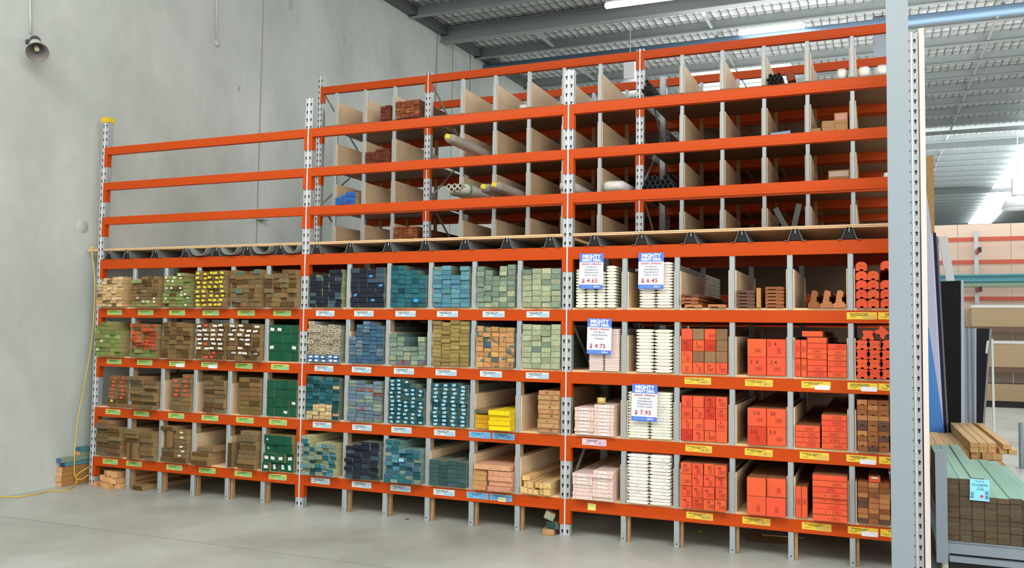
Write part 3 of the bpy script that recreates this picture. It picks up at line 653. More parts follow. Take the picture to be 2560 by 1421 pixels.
stack(1, 3, 3, 'teal_stud', 'teal blue-ended pine stud', .07, .037, 5, [10, 10, 8, 8, 8], [(TEAL, 3), (LTEAL2, 1), (STEELB, 2), (GREYG, 1)], wood_side('teal_stud_side', (118, 150, 138)), y=-.05, prot=.05, tilt=.5, tags=lambda c, r: (BT, .05, .03, 0, 0) if (c, r) == (2, 5) else None)
stack(1, 3, 4, 'slate_stud', 'slate green-ended pine stud', .088, .037, 4, [6, 6, 6, 6], [(SLATE, 5), (NAVY2, 1)], TEALS, y=-.03, prot=.015)
PKS = wood_side('pink_pine_side', (214, 160, 128))
stack(1, 3, 5, 'pink_pine_plank', 'orange-tan wide pine plank', .13, .042, 1, [4], [(ORT, 1), (TAN, 1)], PKS, x='l', y=-.03, prot=.03)
stack(1, 3, 5, 'pink_pine_plank', 'pinkish wide pine plank', .22, .043, 1, [4], [(PNK, 1)], PKS, x='r', y=-.04, prot=.04, sub='right pile beside the orange-tan planks')
xl, xr = cellx(1, 5)
single('pink_pine_plank', 'full-width pinkish yellow plank lying on top of both pine piles', 'timber board', board_mesh(.345, .043, 2.35, PKS, PNK), ((xl+xr)/2, -.06, FZ[3]+.1785))
xl, xr = cellx(1, 6)
CR = E('cream_stick_end', (222, 184, 122), var=.08); CRS = wood_side('cream_stick_side', (226, 188, 132), .05)
for i, (dx, dz, w, h, yy) in enumerate(((.04, 0, .07, .05, -.03), (.104, 0, .045, .05, -.04), (.15, 0, .04, .036, -.05), (.196, 0, .038, .052, -.02), (.25, 0, .06, .055, -.04),
                                        (.05, .052, .045, .05, -.01), (.1, .0525, .045, .052, -.05), (.155, .0535, .04, .045, -.02), (.2, .0535, .036, .044, -.04), (.254, .0565, .07, .05, -.05), (.05, .1075, .068, .04, -.02))):
    single('pine_stick', 'cream pine stick, %s, bottom shelf of the middle bay, last bin' % ['lowest, first from left', 'lowest, second from left', 'lowest, short third one', 'lowest, narrow fourth one', 'lowest, rightmost one',
           'upper row, leftmost', 'upper row, second', 'upper row, third', 'upper row, narrow fourth', 'upper row, rightmost', 'alone on top'][i], 'timber batten', board_mesh(w, h, 2.35, CRS, CR), (xl+dx, yy, FZ[3]+dz), (0, 0, 0), 'cream pine sticks')
# ---- right bay: chamferboards, lining boards, primed posts, handrail
def chamfer(w, t, flip=0):
    f = .22 if w < .1 else .27 if w < .16 else .36
    p = [(-.5, .2), (-.5, .4), (-.45, .4), (-.45, .62), (-.5, .62), (-.5, .8), (-f, 1), (f, 1), (.46, .74), (.5, .74), (.5, .46), (.45, .42), (.45, .16), (f, 0), (-f, 0)]
    q = [(x*w, z*t) for x, z in p]
    if flip: q = [(-x, z) for x, z in q[::-1]]
    return q
CHW = plain('white_primed_end', (232, 230, 208), .7, amt=.08, scale=30, var=.07); CHP = plain('pink_white_primed_end', (240, 226, 212), .7, amt=.07, scale=30, var=.05); CHS = plain('white_primed_side', (226, 224, 206), .6, var=.04)
def chm(w, t, nm): return lambda sd, e, c, r: prof_mesh(chamfer(w, t, (r+c) % 2), 2.35, sd, e, ('ch', w, t, (r+c) % 2, e.name))
stack(2, 0, 1, 'chamferboard', 'cream white narrow chamferboard', .088, .0235, 4, [13, 12, 12, 14], [(CHW, 1)], CHS, y=-.012, prot=.012, tilt=.9, mesh=chm(.086, .023, 'a'), cat='weatherboard', gx=.001)
stack(2, 0, 2, 'chamferboard', 'pinkish white wide chamferboard', .138, .0215, 2, [17, 16], [(CHP, 1)], CHS, x='r', y=-.012, prot=.012, tilt=.5, mesh=chm(.137, .0212, 'b'), cat='weatherboard', gx=.001)
LBP = plain('pink_primed_lining', (232, 208, 198), .65, amt=.05, scale=20, var=.05)
def liningp(w, t): return [(-w/2, t*.3), (-w/2, t*.6), (-w/2+.008, t*.75), (-w/2+.008, t), (w/2-.01, t), (w/2-.01, t*.8), (w/2, t*.62), (w/2, t*.4), (w/2-.01, t*.25), (w/2-.01, 0), (-w/2+.008, 0), (-w/2+.008, t*.2)]
stack(2, 1, 1, 'lining_board', 'thin pink-primed lining board', .135, .0132, 2, [25, 24], [(LBP, 1)], LBP, x='r', y=-.014, prot=.01, tilt=.2, mesh=lambda sd, e, c, r: prof_mesh(liningp(.134, .013), 2.35, sd, e, ('ln', e.name)), cat='lining board', gx=.001)
stack(2, 1, 2, 'chamferboard', 'white chamferboard with dark gaps between', .15, .0255, 2, [13, 13], [(CHP, 2), (CHW, 1)], CHS, x='r', y=-.012, prot=.012, tilt=.2, mesh=chm(.149, .0253, 'c'), cat='weatherboard', gx=.001)
stack(2, 2, 2, 'chamferboard', 'cream white wide chamferboard', .184, .022, 2, [16, 16], [(CHW, 1)], CHS, y=-.012, prot=.012, tilt=.2, mesh=chm(.183, .0218, 'd'), cat='weatherboard', gx=.001,
      tags=lambda c, r: (WT, .045, .014, -.02+.04*c+U(-.01, .01), U(-.07, .07)) if r < 12 and RD.random() < .8 else None)
PKW = plain('pink_primed_side', (236, 210, 198), .6, amt=.05, scale=20, var=.03); PKE_ = E('pink_primed_board', (234, 208, 196), var=.03, hue=.002, amt=.06, ring=0, dots=((120, 70, 66), .058, .014))
stack(2, 2, 1, 'primed_board', 'thick pink-primed board', .168, .028, 2, [8, 9], [(PKE_, 1)], PKW, y=-.04, prot=.02, tags=lambda c, r: (WT, .05, .016, -.005+U(-.008, .008), U(-.1, .1)), cat='primed board')
stack(2, 3, 1, 'primed_board', 'thick pink-primed board', .172, .03, 2, [7, 8], [(PKE_, 1)], PKW, y=-.06, prot=.03, tags=lambda c, r: (WT, .055, .018, -.005, .03) if r > 3-c and r < 8 else None, cat='primed board')
WRP = plain('plastic_wrapped_white', (240, 232, 224), .35, amt=.1, scale=14, var=.05)
stack(2, 3, 2, 'wrapped_moulding', 'white primed moulding with printed end label', .178, .0245, 2, [15, 15], [(WRP, 1)], WRP, y=-.02, prot=.02, tilt=.7, cat='moulding', mesh=chm(.177, .024, 'w'), tags=lambda c, r: (WT, .05, .015, [(-.06, .0), (.06, .03)][c][r % 2]+U(-.008, .008), U(-.1, .1)))
OPR = E('orange_primed_end', (234, 92, 56), var=.06, hue=.004, amt=.06, ring=0); OPD = E('dark_orange_primed_end', (206, 66, 38), var=.1, hue=.004, amt=.1, ring=0); BWN = E('unpainted_laminated_end', (140, 104, 74), var=.15)
OPS = wood_side('primed_post_side', (146, 96, 64), .1); OPS2 = wood_side('orange_post_side', (214, 90, 54), .06, amt=.1)
MK = plain('maroon_ink', (150, 44, 30), .8); MK2 = plain('dark_ink', (96, 40, 34), .8)
def stamp_mesh(w, h, n):
    mb = MB(); t = .0022
    mb.box(-w/2, w/2, -.0006, 0, h/2-t, h/2); mb.box(-w/2, w/2, -.0006, 0, -h/2, -h/2+t); mb.box(-w/2, -w/2+t, -.0006, 0, -h/2, h/2); mb.box(w/2-t, w/2, -.0006, 0, -h/2, h/2)
    for i in range(n):
        zz = -h/2+(i+1)*h/(n+1); ww = w*(.38 if i % 2 else .3); mb.box(-ww, ww, -.0006, 0, zz-.0025, zz+.0025)
    return mb.mesh('ink_stamp', MK)
ST = stamp_mesh(.05, .03, 2); ST2 = stamp_mesh(.026, .045, 3)
def mark(o, s, size, dx, dz, stamp=None, sdx=0, sdz=0):
    if s: obj('handwritten_mark', text(s, size, MK2, .0003), o, (dx, -.0012, dz))
    if stamp: obj('ink_stamp', stamp, o, (sdx, -.0002, sdz))
def posts(row, cell, w, h, cols, hts, adj, marks, name='primed_post', x='c', dx=0, pick=None, y=-.012, prot=.01, stampz=.3, sub='', msz=.03, z0=0):
    before = set(bpy.data.objects.keys())
    stack(2, row, cell, name, adj, w, h, cols, hts, [(OPR, 8), (OPD, .7)], lambda e: OPS, x=x, dx=dx, y=y, prot=prot, pick=pick, cat='timber post' if w < .2 and h > .06 else 'timber board', gx=.004, sub=sub, z0=z0, tilt=.12)
    for n in sorted(set(bpy.data.objects.keys())-before):
        o = bpy.data.objects[n]
        if o.data and o.data.materials[1] == BWN: continue
        if RD.random() < .85:
            v = RD.random() < .5 and h > .06
            mark(o, RD.choice(marks) if RD.random() < .7 else None, msz, U(-.2, 0)*w, h*(.72 if h > .06 else .5), ST2 if v else (ST if h > .06 else STS), U(0, .2)*w, h*.36 if h > .06 else h*.5)
STS = stamp_mesh(.06, .022, 1)
BR = {(1, 3), (3, 3), (3, 2), (1, 1), (2, 1), (3, 1)}
posts(1, 3, .088, .0885, 4, 4, 'orange-primed square post', ['27', '24', '2'], pick=lambda c, r: BWN if (c, r) in BR else None)
posts(2, 3, .087, .0885, 4, 4, 'orange-primed square post', ['30', '3', '0', '36'], pick=None)
posts(3, 3, .087, .0885, 4, 4, 'orange-primed square post', ['30', '45', '60'], pick=None, y=-.03, prot=.04)
posts(1, 4, .141, .141, 2, 2, 'large orange-primed square post', ['2  4', '2 4'], x='r', msz=.04)
posts(2, 4, .141, .141, 2, 2, 'large orange-primed square post', ['3·0', '30'], x='r', msz=.042, y=-.02, prot=.02)
posts(3, 4, .141, .141, 2, 2, 'large orange-primed square post', [None], x='r', y=-.03, prot=.05)
posts(1, 5, .14, .0425, 1, [7], 'orange-primed flat board', [None], name='primed_plank', x='l', dx=.093, y=-.02, sub='middle pile, right bay second shelf')
posts(1, 5, .135, .0425, 1, [6], 'orange-primed flat board', [None], name='primed_plank', x='r', sub='rightmost pile, right bay second shelf')
posts(2, 5, .18, .0425, 1, [4], 'orange-primed wide board', ['x'], name='primed_plank', x='l', sub='low pile, right bay third shelf', msz=.02)
posts(2, 5, .18, .0425, 1, [6], 'orange-primed wide board', ['x'], name='primed_plank', x='r', sub='tall pile, right bay third shelf', msz=.02)
posts(3, 5, .245, .0425, 1, [8], 'orange-primed extra wide board', ['x'], name='primed_plank', x='r', y=-.05, prot=.03, sub='right bay bottom shelf fifth bin', msz=.02)
xl, xr = cellx(2, 5)
for i, (dx, z, s_) in enumerate(((.022, 0, 'lower left'), (.068, 0, 'lower right'), (.022, .142, 'upper left'), (.068, .142, 'upper right'))):
    o = single('primed_plank', 'orange-primed board on edge, %s of four beside the post, right bay second shelf' % s_, 'timber board', board_mesh(.042, .14, 2.35, OPS, OPR), (xl+dx, -.01-.006*i, FZ[1]+z)); mark(o, None, 0, 0, 0, ST2, 0, .07)
single('primed_plank', 'single orange-primed board lying crosswise atop the middle pile', 'timber board', board_mesh(.15, .042, 2.35, OPS, OPR), (xl+.13, -.03, FZ[1]+7*.0437+.001))
for i in (0, 1):
    o = single('primed_plank', 'orange-primed board on edge, %s of two beside the post, right bay bottom shelf' % ['left', 'right'][i], 'timber board', board_mesh(.042, .235, 2.35, OPS, OPR), (xl+.022+.045*i, -.02, FZ[3]), ); mark(o, None, 0, 0, 0, ST2, 0, .12)
# handrail profiles
def arc(cx, cz, r, a0, a1, n): return [(cx+r*math.cos((a0+(a1-a0)*i/n)*PI/180), cz+r*math.sin((a0+(a1-a0)*i/n)*PI/180)) for i in range(n+1)]
DP = [(-.039, 0), (-.011, 0), (-.011, .012), (.011, .012), (.011, 0), (.039, 0), (.039, .04)]+[(.039*math.cos(a*PI/12), .04+.028*math.sin(a*PI/12)) for a in range(1, 12)]+[(-.039, .04)]
WP_ = []
def waist():
    r = [(-.04, .002), (-.011, 0), (-.011, .011), (.011, .011), (.011, 0), (.04, .002), (.043, .012), (.038, .022), (.033, .032), (.031, .042), (.034, .05), (.04, .058), (.041, .064), (.03, .069), (.012, .071)]
    return r+[(-x, z) for x, z in r[::-1] if z > .012 or abs(x) > .03][:9]
WP_ = [(-.04, .002), (-.011, 0), (-.011, .011), (.011, .011), (.011, 0), (.04, .002), (.043, .012), (.038, .022), (.033, .032), (.031, .042), (.034, .05), (.04, .058), (.041, .064), (.03, .069), (.012, .071),
       (-.012, .071), (-.03, .069), (-.041, .064), (-.04, .058), (-.034, .05), (-.031, .042), (-.033, .032), (-.038, .022), (-.043, .012)]
xl6 = 2*W+POSTX[4]+.034
def rails(row, prof, pitch, hts, adj, key, wz):
    me = prof_mesh(prof, 2.35, OPS2, OPR, key)
    for c, n in enumerate(hts):
        for r in range(n):
            o = obj('handrail', me, None, (xl6+.043+c*pitch+(.008 if c > 1 and key == 'dp' else 0), -.02-U(0, .01), FZ[row]+r*wz), (0, U(-.01, .01), 0))
            tag(o, '%s, %s course up, %s column from the post, right bay %s shelf' % (adj, ORD[r+1], ORD[c+1], ROWN[row]), 'handrail', adj+'s on the %s shelf' % ROWN[row])
            if RD.random() < .8: obj('handwritten_mark', text(RD.choice(['Grn', 'H', 'Laml']), .014, MK), o, (0, -.0012, .04))
rails(0, DP, .0805, [5, 4, 3, 4], 'orange arch-topped handrail', 'dp', .0695)
rails(1, WP_, .087, [4, 4, 3, 4], 'orange waisted handrail', 'wp', .0715)
single('handrail', 'orange arch-topped handrail leaning high above the third column', 'handrail', prof_mesh(DP, 2.35, OPS2, OPR, 'dp'), (xl6+.214, -.02, FZ[0]+3*.0695+.074), (0, .02, 0))
wm = prof_mesh(WP_, 2.35, OPS2, OPR, 'wp')
single('handrail', 'single orange waisted handrail upright on the first two columns', 'handrail', wm, (xl6+.085, -.02, FZ[1]+4*.0715+.002), (0, .01, 0))
single('handrail', 'orange waisted handrail tipped over at the top of the pile', 'handrail', wm, (xl6+.155, -.03, FZ[1]+4*.0715+.034), (0, .75, 0))
single('handrail', 'orange waisted handrail topmost on the third column, right bay second shelf', 'handrail', wm, (xl6+.222, -.02, FZ[1]+3*.0715+.003), (0, -.03, 0))
# brown hardwood profiles
HW = E('hardwood_end', (150, 92, 54), var=.2, hue=.01, amt=.12); HW2 = E('light_hardwood_end', (186, 124, 76), var=.12, amt=.12); HWD = E('dark_hardwood_end', (104, 74, 60), var=.12, amt=.15); HWS = wood_side('hardwood_side', (140, 86, 52))
SLB = [(-.035, 0), (-.011, 0), (-.011, .005), (.011, .005), (.011, 0), (.035, 0), (.035, .0365), (-.035, .0365)]
SLU = [(-.035, 0), (.035, 0), (.035, .0365), (-.035, .0365)]
def blocks(row, cols, hts, sub, dx=0, prof=SLB):
    stack(2, row, 6, 'bottom_rail', 'brown hardwood rail', .071, .0368, cols, hts, [(HW, 4), (HW2, 2), (HWD, 1)], HWS, x='l', dx=dx, y=-.015, prot=.01, cat='timber rail', sub=sub, gx=.0025,
          mesh=lambda sd, e, c, r: prof_mesh(SLB if r % 2 and prof is SLB else SLU, 2.35, sd, e, ('sl', r % 2 if prof is SLB else 0, e.name)))
blocks(2, 3, [10, 10, 10], 'slotted pile, right bay third shelf', .004)
blocks(2, 1, [7], 'beside grey column, right bay third shelf', .28)
blocks(3, 3, [8, 8, 8], 'right bay bottom shelf, last bin', .004, SLU)
o = single('bottom_rail', 'single orange-ended rail on top of the brown hardwood rails', 'timber rail', board_mesh(.08, .042, 2.35, HWS, OPR), (xl6+.12, -.02, FZ[3]+8*.0382)); end_tag(o, .04, .012, WT, .0, .034, 0)
FP = [(-.07, .0), (-.05, 0), (-.05, .006), (.01, .006), (.01, 0), (.07, .002), (.07, .022), (.05, .026), (-.07, .026)]
def flat(e): return prof_mesh(FP, 2.35, HWS, e, ('fp', e.name))
xl, xr = cellx(2, 3)
for i, (dx, dz, e, wh) in enumerate(((.1, 0, HW2, 'lowest of the pile'), (.072, .028, HW, 'second up in the pile'), (.078, .0555, HW, 'third up in the pile'), (.08, .083, HWD, 'topmost of the pile'), (.29, 0, HW2, 'lying alone by the post'))):
    single('door_jamb', 'brown hardwood profile, %s, right bay top shelf third bin' % wh, 'timber moulding', flat(e), (xl+dx, -.02-.01*i % .03, FZ[0]+dz), (0, .015 if i == 4 else 0, 0))
xl, xr = cellx(2, 4)
for i in range(5):
    single('door_jamb', 'dark hardwood profile, %s up in the left dark pile, right bay top shelf' % ORD[i+1], 'timber moulding', flat(HWD), (xl+.074, -.02-.004*(i % 3), FZ[0]+i*.0275), group='dark hardwood profiles')
for i in range(6):
    single('door_jamb', 'warm brown hardwood profile, %s up in the right pile, right bay top shelf' % ORD[i+1], 'timber moulding', flat(HW), (xl+.292, -.015-.004*(i % 3), FZ[0]+i*.0275), group='warm hardwood profiles')
single('door_jamb', 'light brown hardwood profile standing on edge between two flat piles', 'timber moulding', board_mesh(.034, .155, 2.35, HWS, HW2), (xl+.172, -.03, FZ[0]))
UPP = [(-.045, 0), (.045, 0), (.045, .03), (.035, .03), (.035, .045), (.018, .045), (.018, .085), (.028, .085), (.028, .122), (.012, .132), (-.014, .132), (-.03, .04), (-.045, .03)]
xl, xr = cellx(2, 5)
for i in range(3):
    single('sill_profile', 'brown stepped hardwood sill standing upright, %s of three' % ['leftmost', 'middle', 'rightmost'][i], 'timber moulding', prof_mesh(UPP, 2.35, HWS, HW if i == 0 else HW2, ('up', i == 0)), (xl+.143+.0915*i, -.02, FZ[0]))
# tape roll on the primed boards
xl, xr = cellx(2, 1)
tr = MB().lathe([(.012, 0), (.036, 0), (.036, .048), (.012, .048), (.012, 0)], 20).mesh('tape', plain('packing_tape', (208, 186, 106), .3))
single('tape_roll', 'yellowish packing tape roll on the pink-primed boards', 'tape', smooth(tr), (xl+.255, .02, FZ[2]+9*.0293))

# ------------------------------------------------------------------ tickets and signs
INK = plain('ticket_ink', (36, 44, 40), .8)
def ticket_meshes(edge, inner, tape):
    return (MB().box(-.105, .105, -.0016, 0, -.026, .026).mesh('ticket', edge), MB().box(-.099, .101, -.0006, 0, -.021, .021).mesh('inner', inner), MB().box(0, .1, -.0006, 0, -.029, .009).mesh('tape_patch', tape))
TK = {'green': ticket_meshes(plain('cream_ticket_edge', (246, 218, 136)), plain('green_ticket', (168, 212, 102)), plain('clear_patch_green', (158, 196, 128), .3)),
      'white': ticket_meshes(plain('white_ticket_edge', (240, 236, 230)), plain('ice_ticket', (206, 226, 228)), plain('clear_patch_ice', (178, 202, 214), .3)),
      'blue': ticket_meshes(plain('blue_ticket_edge', (150, 205, 236)), plain('blue_ticket', (106, 186, 228)), plain('clear_patch_blue', (120, 172, 220), .3)),
      'yellow': ticket_meshes(plain('yellow_ticket_edge', (250, 208, 82)), plain('yellow_ticket', (244, 206, 56)), plain('clear_patch_yellow', (222, 184, 82), .3)),
      'pink': ticket_meshes(plain('pink_ticket_edge', (250, 222, 222)), plain('pink_ticket', (240, 208, 214)), plain('clear_patch_pink', (216, 190, 204), .3))}
WTK = MB().box(-.055, .055, -.0008, 0, -.0175, .0175).mesh('paper_slip', plain('white_slip', (240, 240, 246), .6))
def ticket(b, row, x, colr, l1, l2, num=None, slip=False, name=None, tape=True):
    z = [LV['B1'], LV['B2'], LV['B3'], LV['B4']][row]-.04
    t = obj('shelf_ticket', TK[colr][0], None, (x, -.0045, z), (0, U(-.012, .012), 0))
    j = ORD[name]
    tag(t, '%s shelf ticket under the %s bay %s shelf, %s along' % (colr, BAY[b], ROWN[row], j), 'shelf ticket', '%s shelf tickets' % colr)
    obj('ticket_face', TK[colr][1], t, (0, -.0014, 0))
    if tape: obj('tape_patch', TK[colr][2], t, (0, -.0022, 0))
    t1 = text(l1+'\n'+l2, .0115, INK, .0003); obj('lettering', t1, t, (-.02, -.0032, .0095))
    obj('lettering', text('Metre Code', .0085, INK, .0002), t, (-.062, -.0024, -.009))
    obj('lettering', text('%d' % (60000+RD.randint(100, 9999)), .006, INK), t, (-.058, -.0024, -.0165))
    if num: obj('lettering', text(num, .02, MK2), t, (.05, -.0034, -.008))
    if slip: obj('paper_slip', WTK, t, (.045, -.0032, -.018))
GT = [[.243, .684, 1.113, 1.557, 2.007, 2.445], [.263, .695, 1.136, 1.562, 1.998, 2.437], [.273, .675, 1.148, 1.589, 2.029, 2.431], [.261, .595, 1.147, 1.574, 2.028, 2.444]]
for r in range(4):
    for i, x in enumerate(GT[r]): ticket(0, r, x, 'green', 'Treated Pine Merch %s' % ['70x35', '70x45', '90x45', '140x45', '190x45', '90x90'][i], 'H3 Sawn Treated', slip=(r == 1 and i in (2, 3)), name=i+1)
MT = [[2.948, 3.382, 3.83, 4.262, 4.718, 5.137], [2.949, 3.37, 3.825, 4.258, 4.701, 5.138], [2.944, 3.389, 3.811, 4.255], [2.941, 3.398, 3.813, 4.258]]
for r in range(4):
    for i, x in enumerate(MT[r]): ticket(1, r, x, 'white', 'Framing Pine MGP10 %s' % ['70x35', '90x45', '70x45', '90x35', '70x45', '90x45'][i], 'T2 Blue Wilderwood', name=i+1)
for r, xs in ((2, (4.602, 4.828)), (3, (4.589, 4.813))):
    for i, x in enumerate(xs): ticket(1, r, x, 'blue', 'Treated LVL Pine 190x45', 'E12 Treated', num=['5', '4.8'][i], name=i+5)
o = single('price_note', 'small cream handwritten note stuck on a blue shelf ticket', 'note', B(-.035, .035, -.001, 0, -.018, .018, plain('cream_note', (246, 238, 176))), (4.825, -.0085, LV['B4']-.055)); obj('lettering', text('$6.90 ea', .014, MK2), o, (0, -.0016, 0))
YTK = [[(7.74, 'Handrail Merbau Laminated', '65x65 Breadloaf Dressed', None, 0), (7.914+.045, 'Handrail Merbau', '65x65 Breadloaf', None, 0)],
       [(6.515, 'Merbau/Emilia Laminated 2.4/2.7', 'F17 KD 88x88', '24/27', 0), (6.99, 'Merbau/Emilia Laminated  2.4', 'F17 KD 140x140', '24', 0), (7.412, 'Merbau/Emilia Laminated 1.8', 'F17 KD 140x42', None, 1), (7.742, 'Handrail Merbau Laminated', '65x65 Ladies Waist Dressed', None, 1), (7.909+.048, 'Handrail Merbau', '65x65 Ladies', None, 0)],
       [(6.523, 'Merbau/Emilia Laminated 3.0/3.6', 'F17 KD 88x88', '30  36', 0), (6.987, 'Merbau/Emilia Laminated  3.0', 'F17 KD 140x140', '36', 0), (7.397, 'Merbau/Emilia Laminated 1.8', 'F17 KD 190x42', None, 0), (7.729, 'Handrail Merbau Laminated', '65x65 Bottom Rail', None, 1), (7.955, 'Handrail Merbau', '65x65 Bottom', None, 0)],
       [(6.531, 'Merbau/Emilia Laminated 4.5', 'F17 KD 88x88', '45 54 60', 0), (6.968, 'Merbau/Emilia Laminated  3.6', 'F17 KD 140x140', '36', 0), (7.41, 'Merbau/Emilia Laminated 2.4', 'F17 KD 240x42', None, 0), (7.736, 'Merbau/Emilia Laminated', '65x42 Dressed', None, 1), (7.96, 'Merbau/Emilia', '65x42', None, 0)]]
for r in range(4):
    for i, (x, a, b_, n_, sl) in enumerate(YTK[r]): ticket(2, r, x, 'yellow', a, b_, num=n_, slip=bool(sl), name=i+1, tape=not sl)
ticket(2, 2, 5.654, 'pink', 'Lining Pine Preprimed', '180x28 H3 LOSP', num='45', name=1)
single('sticky_note', 'plain yellow sticky note on the lowest orange beam, right bay', 'note', B(-.035, .035, -.001, 0, -.036, .036, plain('yellow_sticky', (244, 238, 128))), (5.637, -.0055, .255), (0, .08, 0))
SB = plain('sign_blue', (86, 124, 214), .45); SWH = plain('sign_white', (238, 240, 248), .45); TXW = plain('sign_white_lettering', (252, 252, 252), .5); TXR = plain('sign_maroon_lettering', (176, 34, 62), .5); TXG = plain('sign_grey_lettering', (92, 96, 106), .5); TXB = plain('sign_sky_lettering', (120, 200, 250), .5)
card = B(-.105, .105, -.0012, 0, -.1485, .1485, SWH); hd = B(-.105, .105, -.0006, 0, .0755, .1485, SB); ft = B(-.105, .105, -.0006, 0, -.1485, -.114, SB)
def sign(x, z, l3, price, label, rot=0):
    s_ = single('price_sign', label, 'price sign', card, (x, -.062, z), (.0, rot, 0))
    obj('header_band', hd, s_, (0, -.0014, 0)); obj('footer_band', ft, s_, (0, -.0014, 0))
    obj('lettering', text('MIGHTY', .043, TXW, .0016, .98), s_, (-.0, -.0026, .1225)); obj('lettering', text('GREAT DEAL', .0295, TXW, .0014, .98), s_, (0, -.0026, .092))
    obj('lettering', text('GRAND OPENING', .0205, TXR, .0007, 1.05), s_, (0, -.0018, .0585))
    lines, zz = l3, .034
    for t_, sz in lines:
        obj('lettering', text(t_, sz, TXG, .0004), s_, (0, -.0018, zz)); zz -= .0225 if sz < .024 else .031
    obj('lettering', text(price, .049, TXR, .0011, 1.12), s_, (-.012, -.0018, -.082))
    obj('lettering', text('MIGHTY HELPFUL', .0125, TXB, .0003), s_, (-.038, -.0026, -.131)); obj('lettering', text('MITRE 10', .0135, TXW, .0007), s_, (.05, -.0026, -.131))
cb_ = lambda mm: [('Woodhouse', .0195), ('Chamferboard', .021), ('Weatherproof', .021), ('(%smm cover)' % mm, .0205)]
sign(5.634, 2.23, cb_(77), '$ 4.65', 'blue and white price sign reading 4.65 over the cream chamferboards', .02)
sign(6.144, 2.226, cb_(126), '$ 6.45', 'blue and white price sign reading 6.45 over the pinkish chamferboards', .012)
sign(5.708, 1.684, [('Woodhouse', .0185), ('Lining Boards', .0255), ('Primed', .0255)], '$ 4.75', 'blue and white price sign reading 4.75 over the thin lining boards', .02)
sign(6.095, 1.151, cb_(173), '$ 7.95', 'blue and white price sign reading 7.95 over the wide chamferboards', .015)

# ------------------------------------------------------------------ goods in the tall rack
DK = [(E('decking_end', (136, 76, 44), var=.22), 3), (E('light_decking_end', (164, 100, 62), var=.18), 1)]; DKS = wood_side('decking_side', (120, 70, 42))
DK2 = [(E('red_decking_end', (112, 56, 40), var=.2), 1)]
def rstack(x0, x1, lev, w, h, cols, hts, ends, side, name, adj, sub, tilt=.4, y=YB-.02):
    stack(None, 0, 0, name, adj, w, h, cols, hts, ends, side, x='l', y=y, prot=.02, L=1.6, z0=LB[lev]+.0135, where=(x0, x1), sub=sub, tilt=tilt, gx=.002)
rstack(2.255, 2.6, 3, .066, .03, 5, [7, 7, 7, 7, 7], DK, DKS, 'decking_board', 'brown decking board', 'top pigeonhole beside the upright')
rstack(2.03, 2.18, 3, .07, .03, 2, [6, 6], DK2, DKS, 'decking_board', 'dark red decking board', 'top pigeonhole, second from the upright')
rstack(1.825, 2.18, 2, .068, .03, 5, [5, 5, 6, 6, 6], DK2, DKS, 'decking_board', 'reddish decking board', 'second pigeonhole level')
rstack(2.26, 2.6, 0, .066, .031, 5, [8, 8, 8, 8, 8], DK, DKS, 'decking_board', 'brown decking board', 'pigeonhole just above the deck')
BLU = [(E('blue_dipped_end', (58, 118, 200), var=.12, amt=.1), 1)]
rstack(1.385, 1.75, 1, .075, .03, 4, [4, 5, 6, 6], BLU, PINES, 'blue_ended_batten', 'bright blue-ended batten', 'third pigeonhole level near the rack end', tilt=.8)
PLW = plain('milky_plastic_wrap', (226, 222, 214), .25, amt=.16, scale=16, bump=.6); CLR = plain('clear_plastic_wrap', (186, 178, 168), .2, amt=.25, scale=18, bump=.8); WPR = plain('white_wrap', (244, 240, 232), .35, amt=.1, scale=12, bump=.5)
GLT = plain('bundle_yellow_label', (232, 214, 20), .5); DKI = plain('tube_inside', (34, 28, 24), .8)
def lump(rx, rz_, L, mat, seed, n=14, seg=10, taper=.9):
    r = random.Random(seed); mb = MB(); b = 0
    rings = []
    for i in range(seg+1):
        t = i/seg; k = [.55, .92, 1.0][min(i, 2)] if i < 2 else 1-.05*r.random()
        rings.append([(math.copysign(abs(math.cos(2*PI*j/n))**.6, math.cos(2*PI*j/n))*rx*k*(1+.1*(r.random()-.5)), t*L*(1 if i > 1 else .4)-(.02 if i == 0 else 0)*r.random(), rz_+math.copysign(abs(math.sin(2*PI*j/n))**.6, math.sin(2*PI*j/n))*rz_*k*(1+.1*(r.random()-.5) if math.sin(2*PI*j/n) > 0 else 1)) for j in range(n)])
    vs = [p for q in rings for p in q]
    fs = [(i*n+j, i*n+(j+1) % n, (i+1)*n+(j+1) % n, (i+1)*n+j) for i in range(seg) for j in range(n)]+[tuple(range(n))[::-1], tuple(seg*n+j for j in range(n))]
    return smooth(mb.poly(vs, fs).mesh('wrap', mat))
# white square tubes in a taped wrap
bz = LB[1]+.0135
def bundle(name, label, x, y0, z, rx, rz_, L, mat, seed, rot=0):
    return single(name, label, 'wrapped bundle', lump(rx, rz_, L, mat, seed), (x, y0, z), (0, 0, rot))
bA = bundle('wrapped_tube_bundle', 'cream wrapped bundle of five square tubes poking out of the rack', 3.36, 1.96, bz, .14, .07, 1.6, PLW, 3)
frame_ = MB().prism([(.03*math.cos(a), .03*math.sin(a)) for a in (0, PI/2, PI, PI*1.5)]+[(.024*math.cos(a), .024*math.sin(a)) for a in (0, -PI/2, -PI, -PI*1.5, 0)][:0], -.0, .02, 'y')
sq = MB()
ro, ri = .034, .026
for k4 in range(4):
    a0, a1 = k4*PI/2, (k4+1)*PI/2
    q = [(ro*math.cos(a0), ro*math.sin(a0)), (ro*math.cos(a1), ro*math.sin(a1)), (ri*math.cos(a1), ri*math.sin(a1)), (ri*math.cos(a0), ri*math.sin(a0))]
    sq.poly([(p[0], yy, p[1]) for yy in (-.03, .2) for p in q], [(0, 1, 2, 3), (0, 4, 5, 1), (2, 6, 7, 3)])
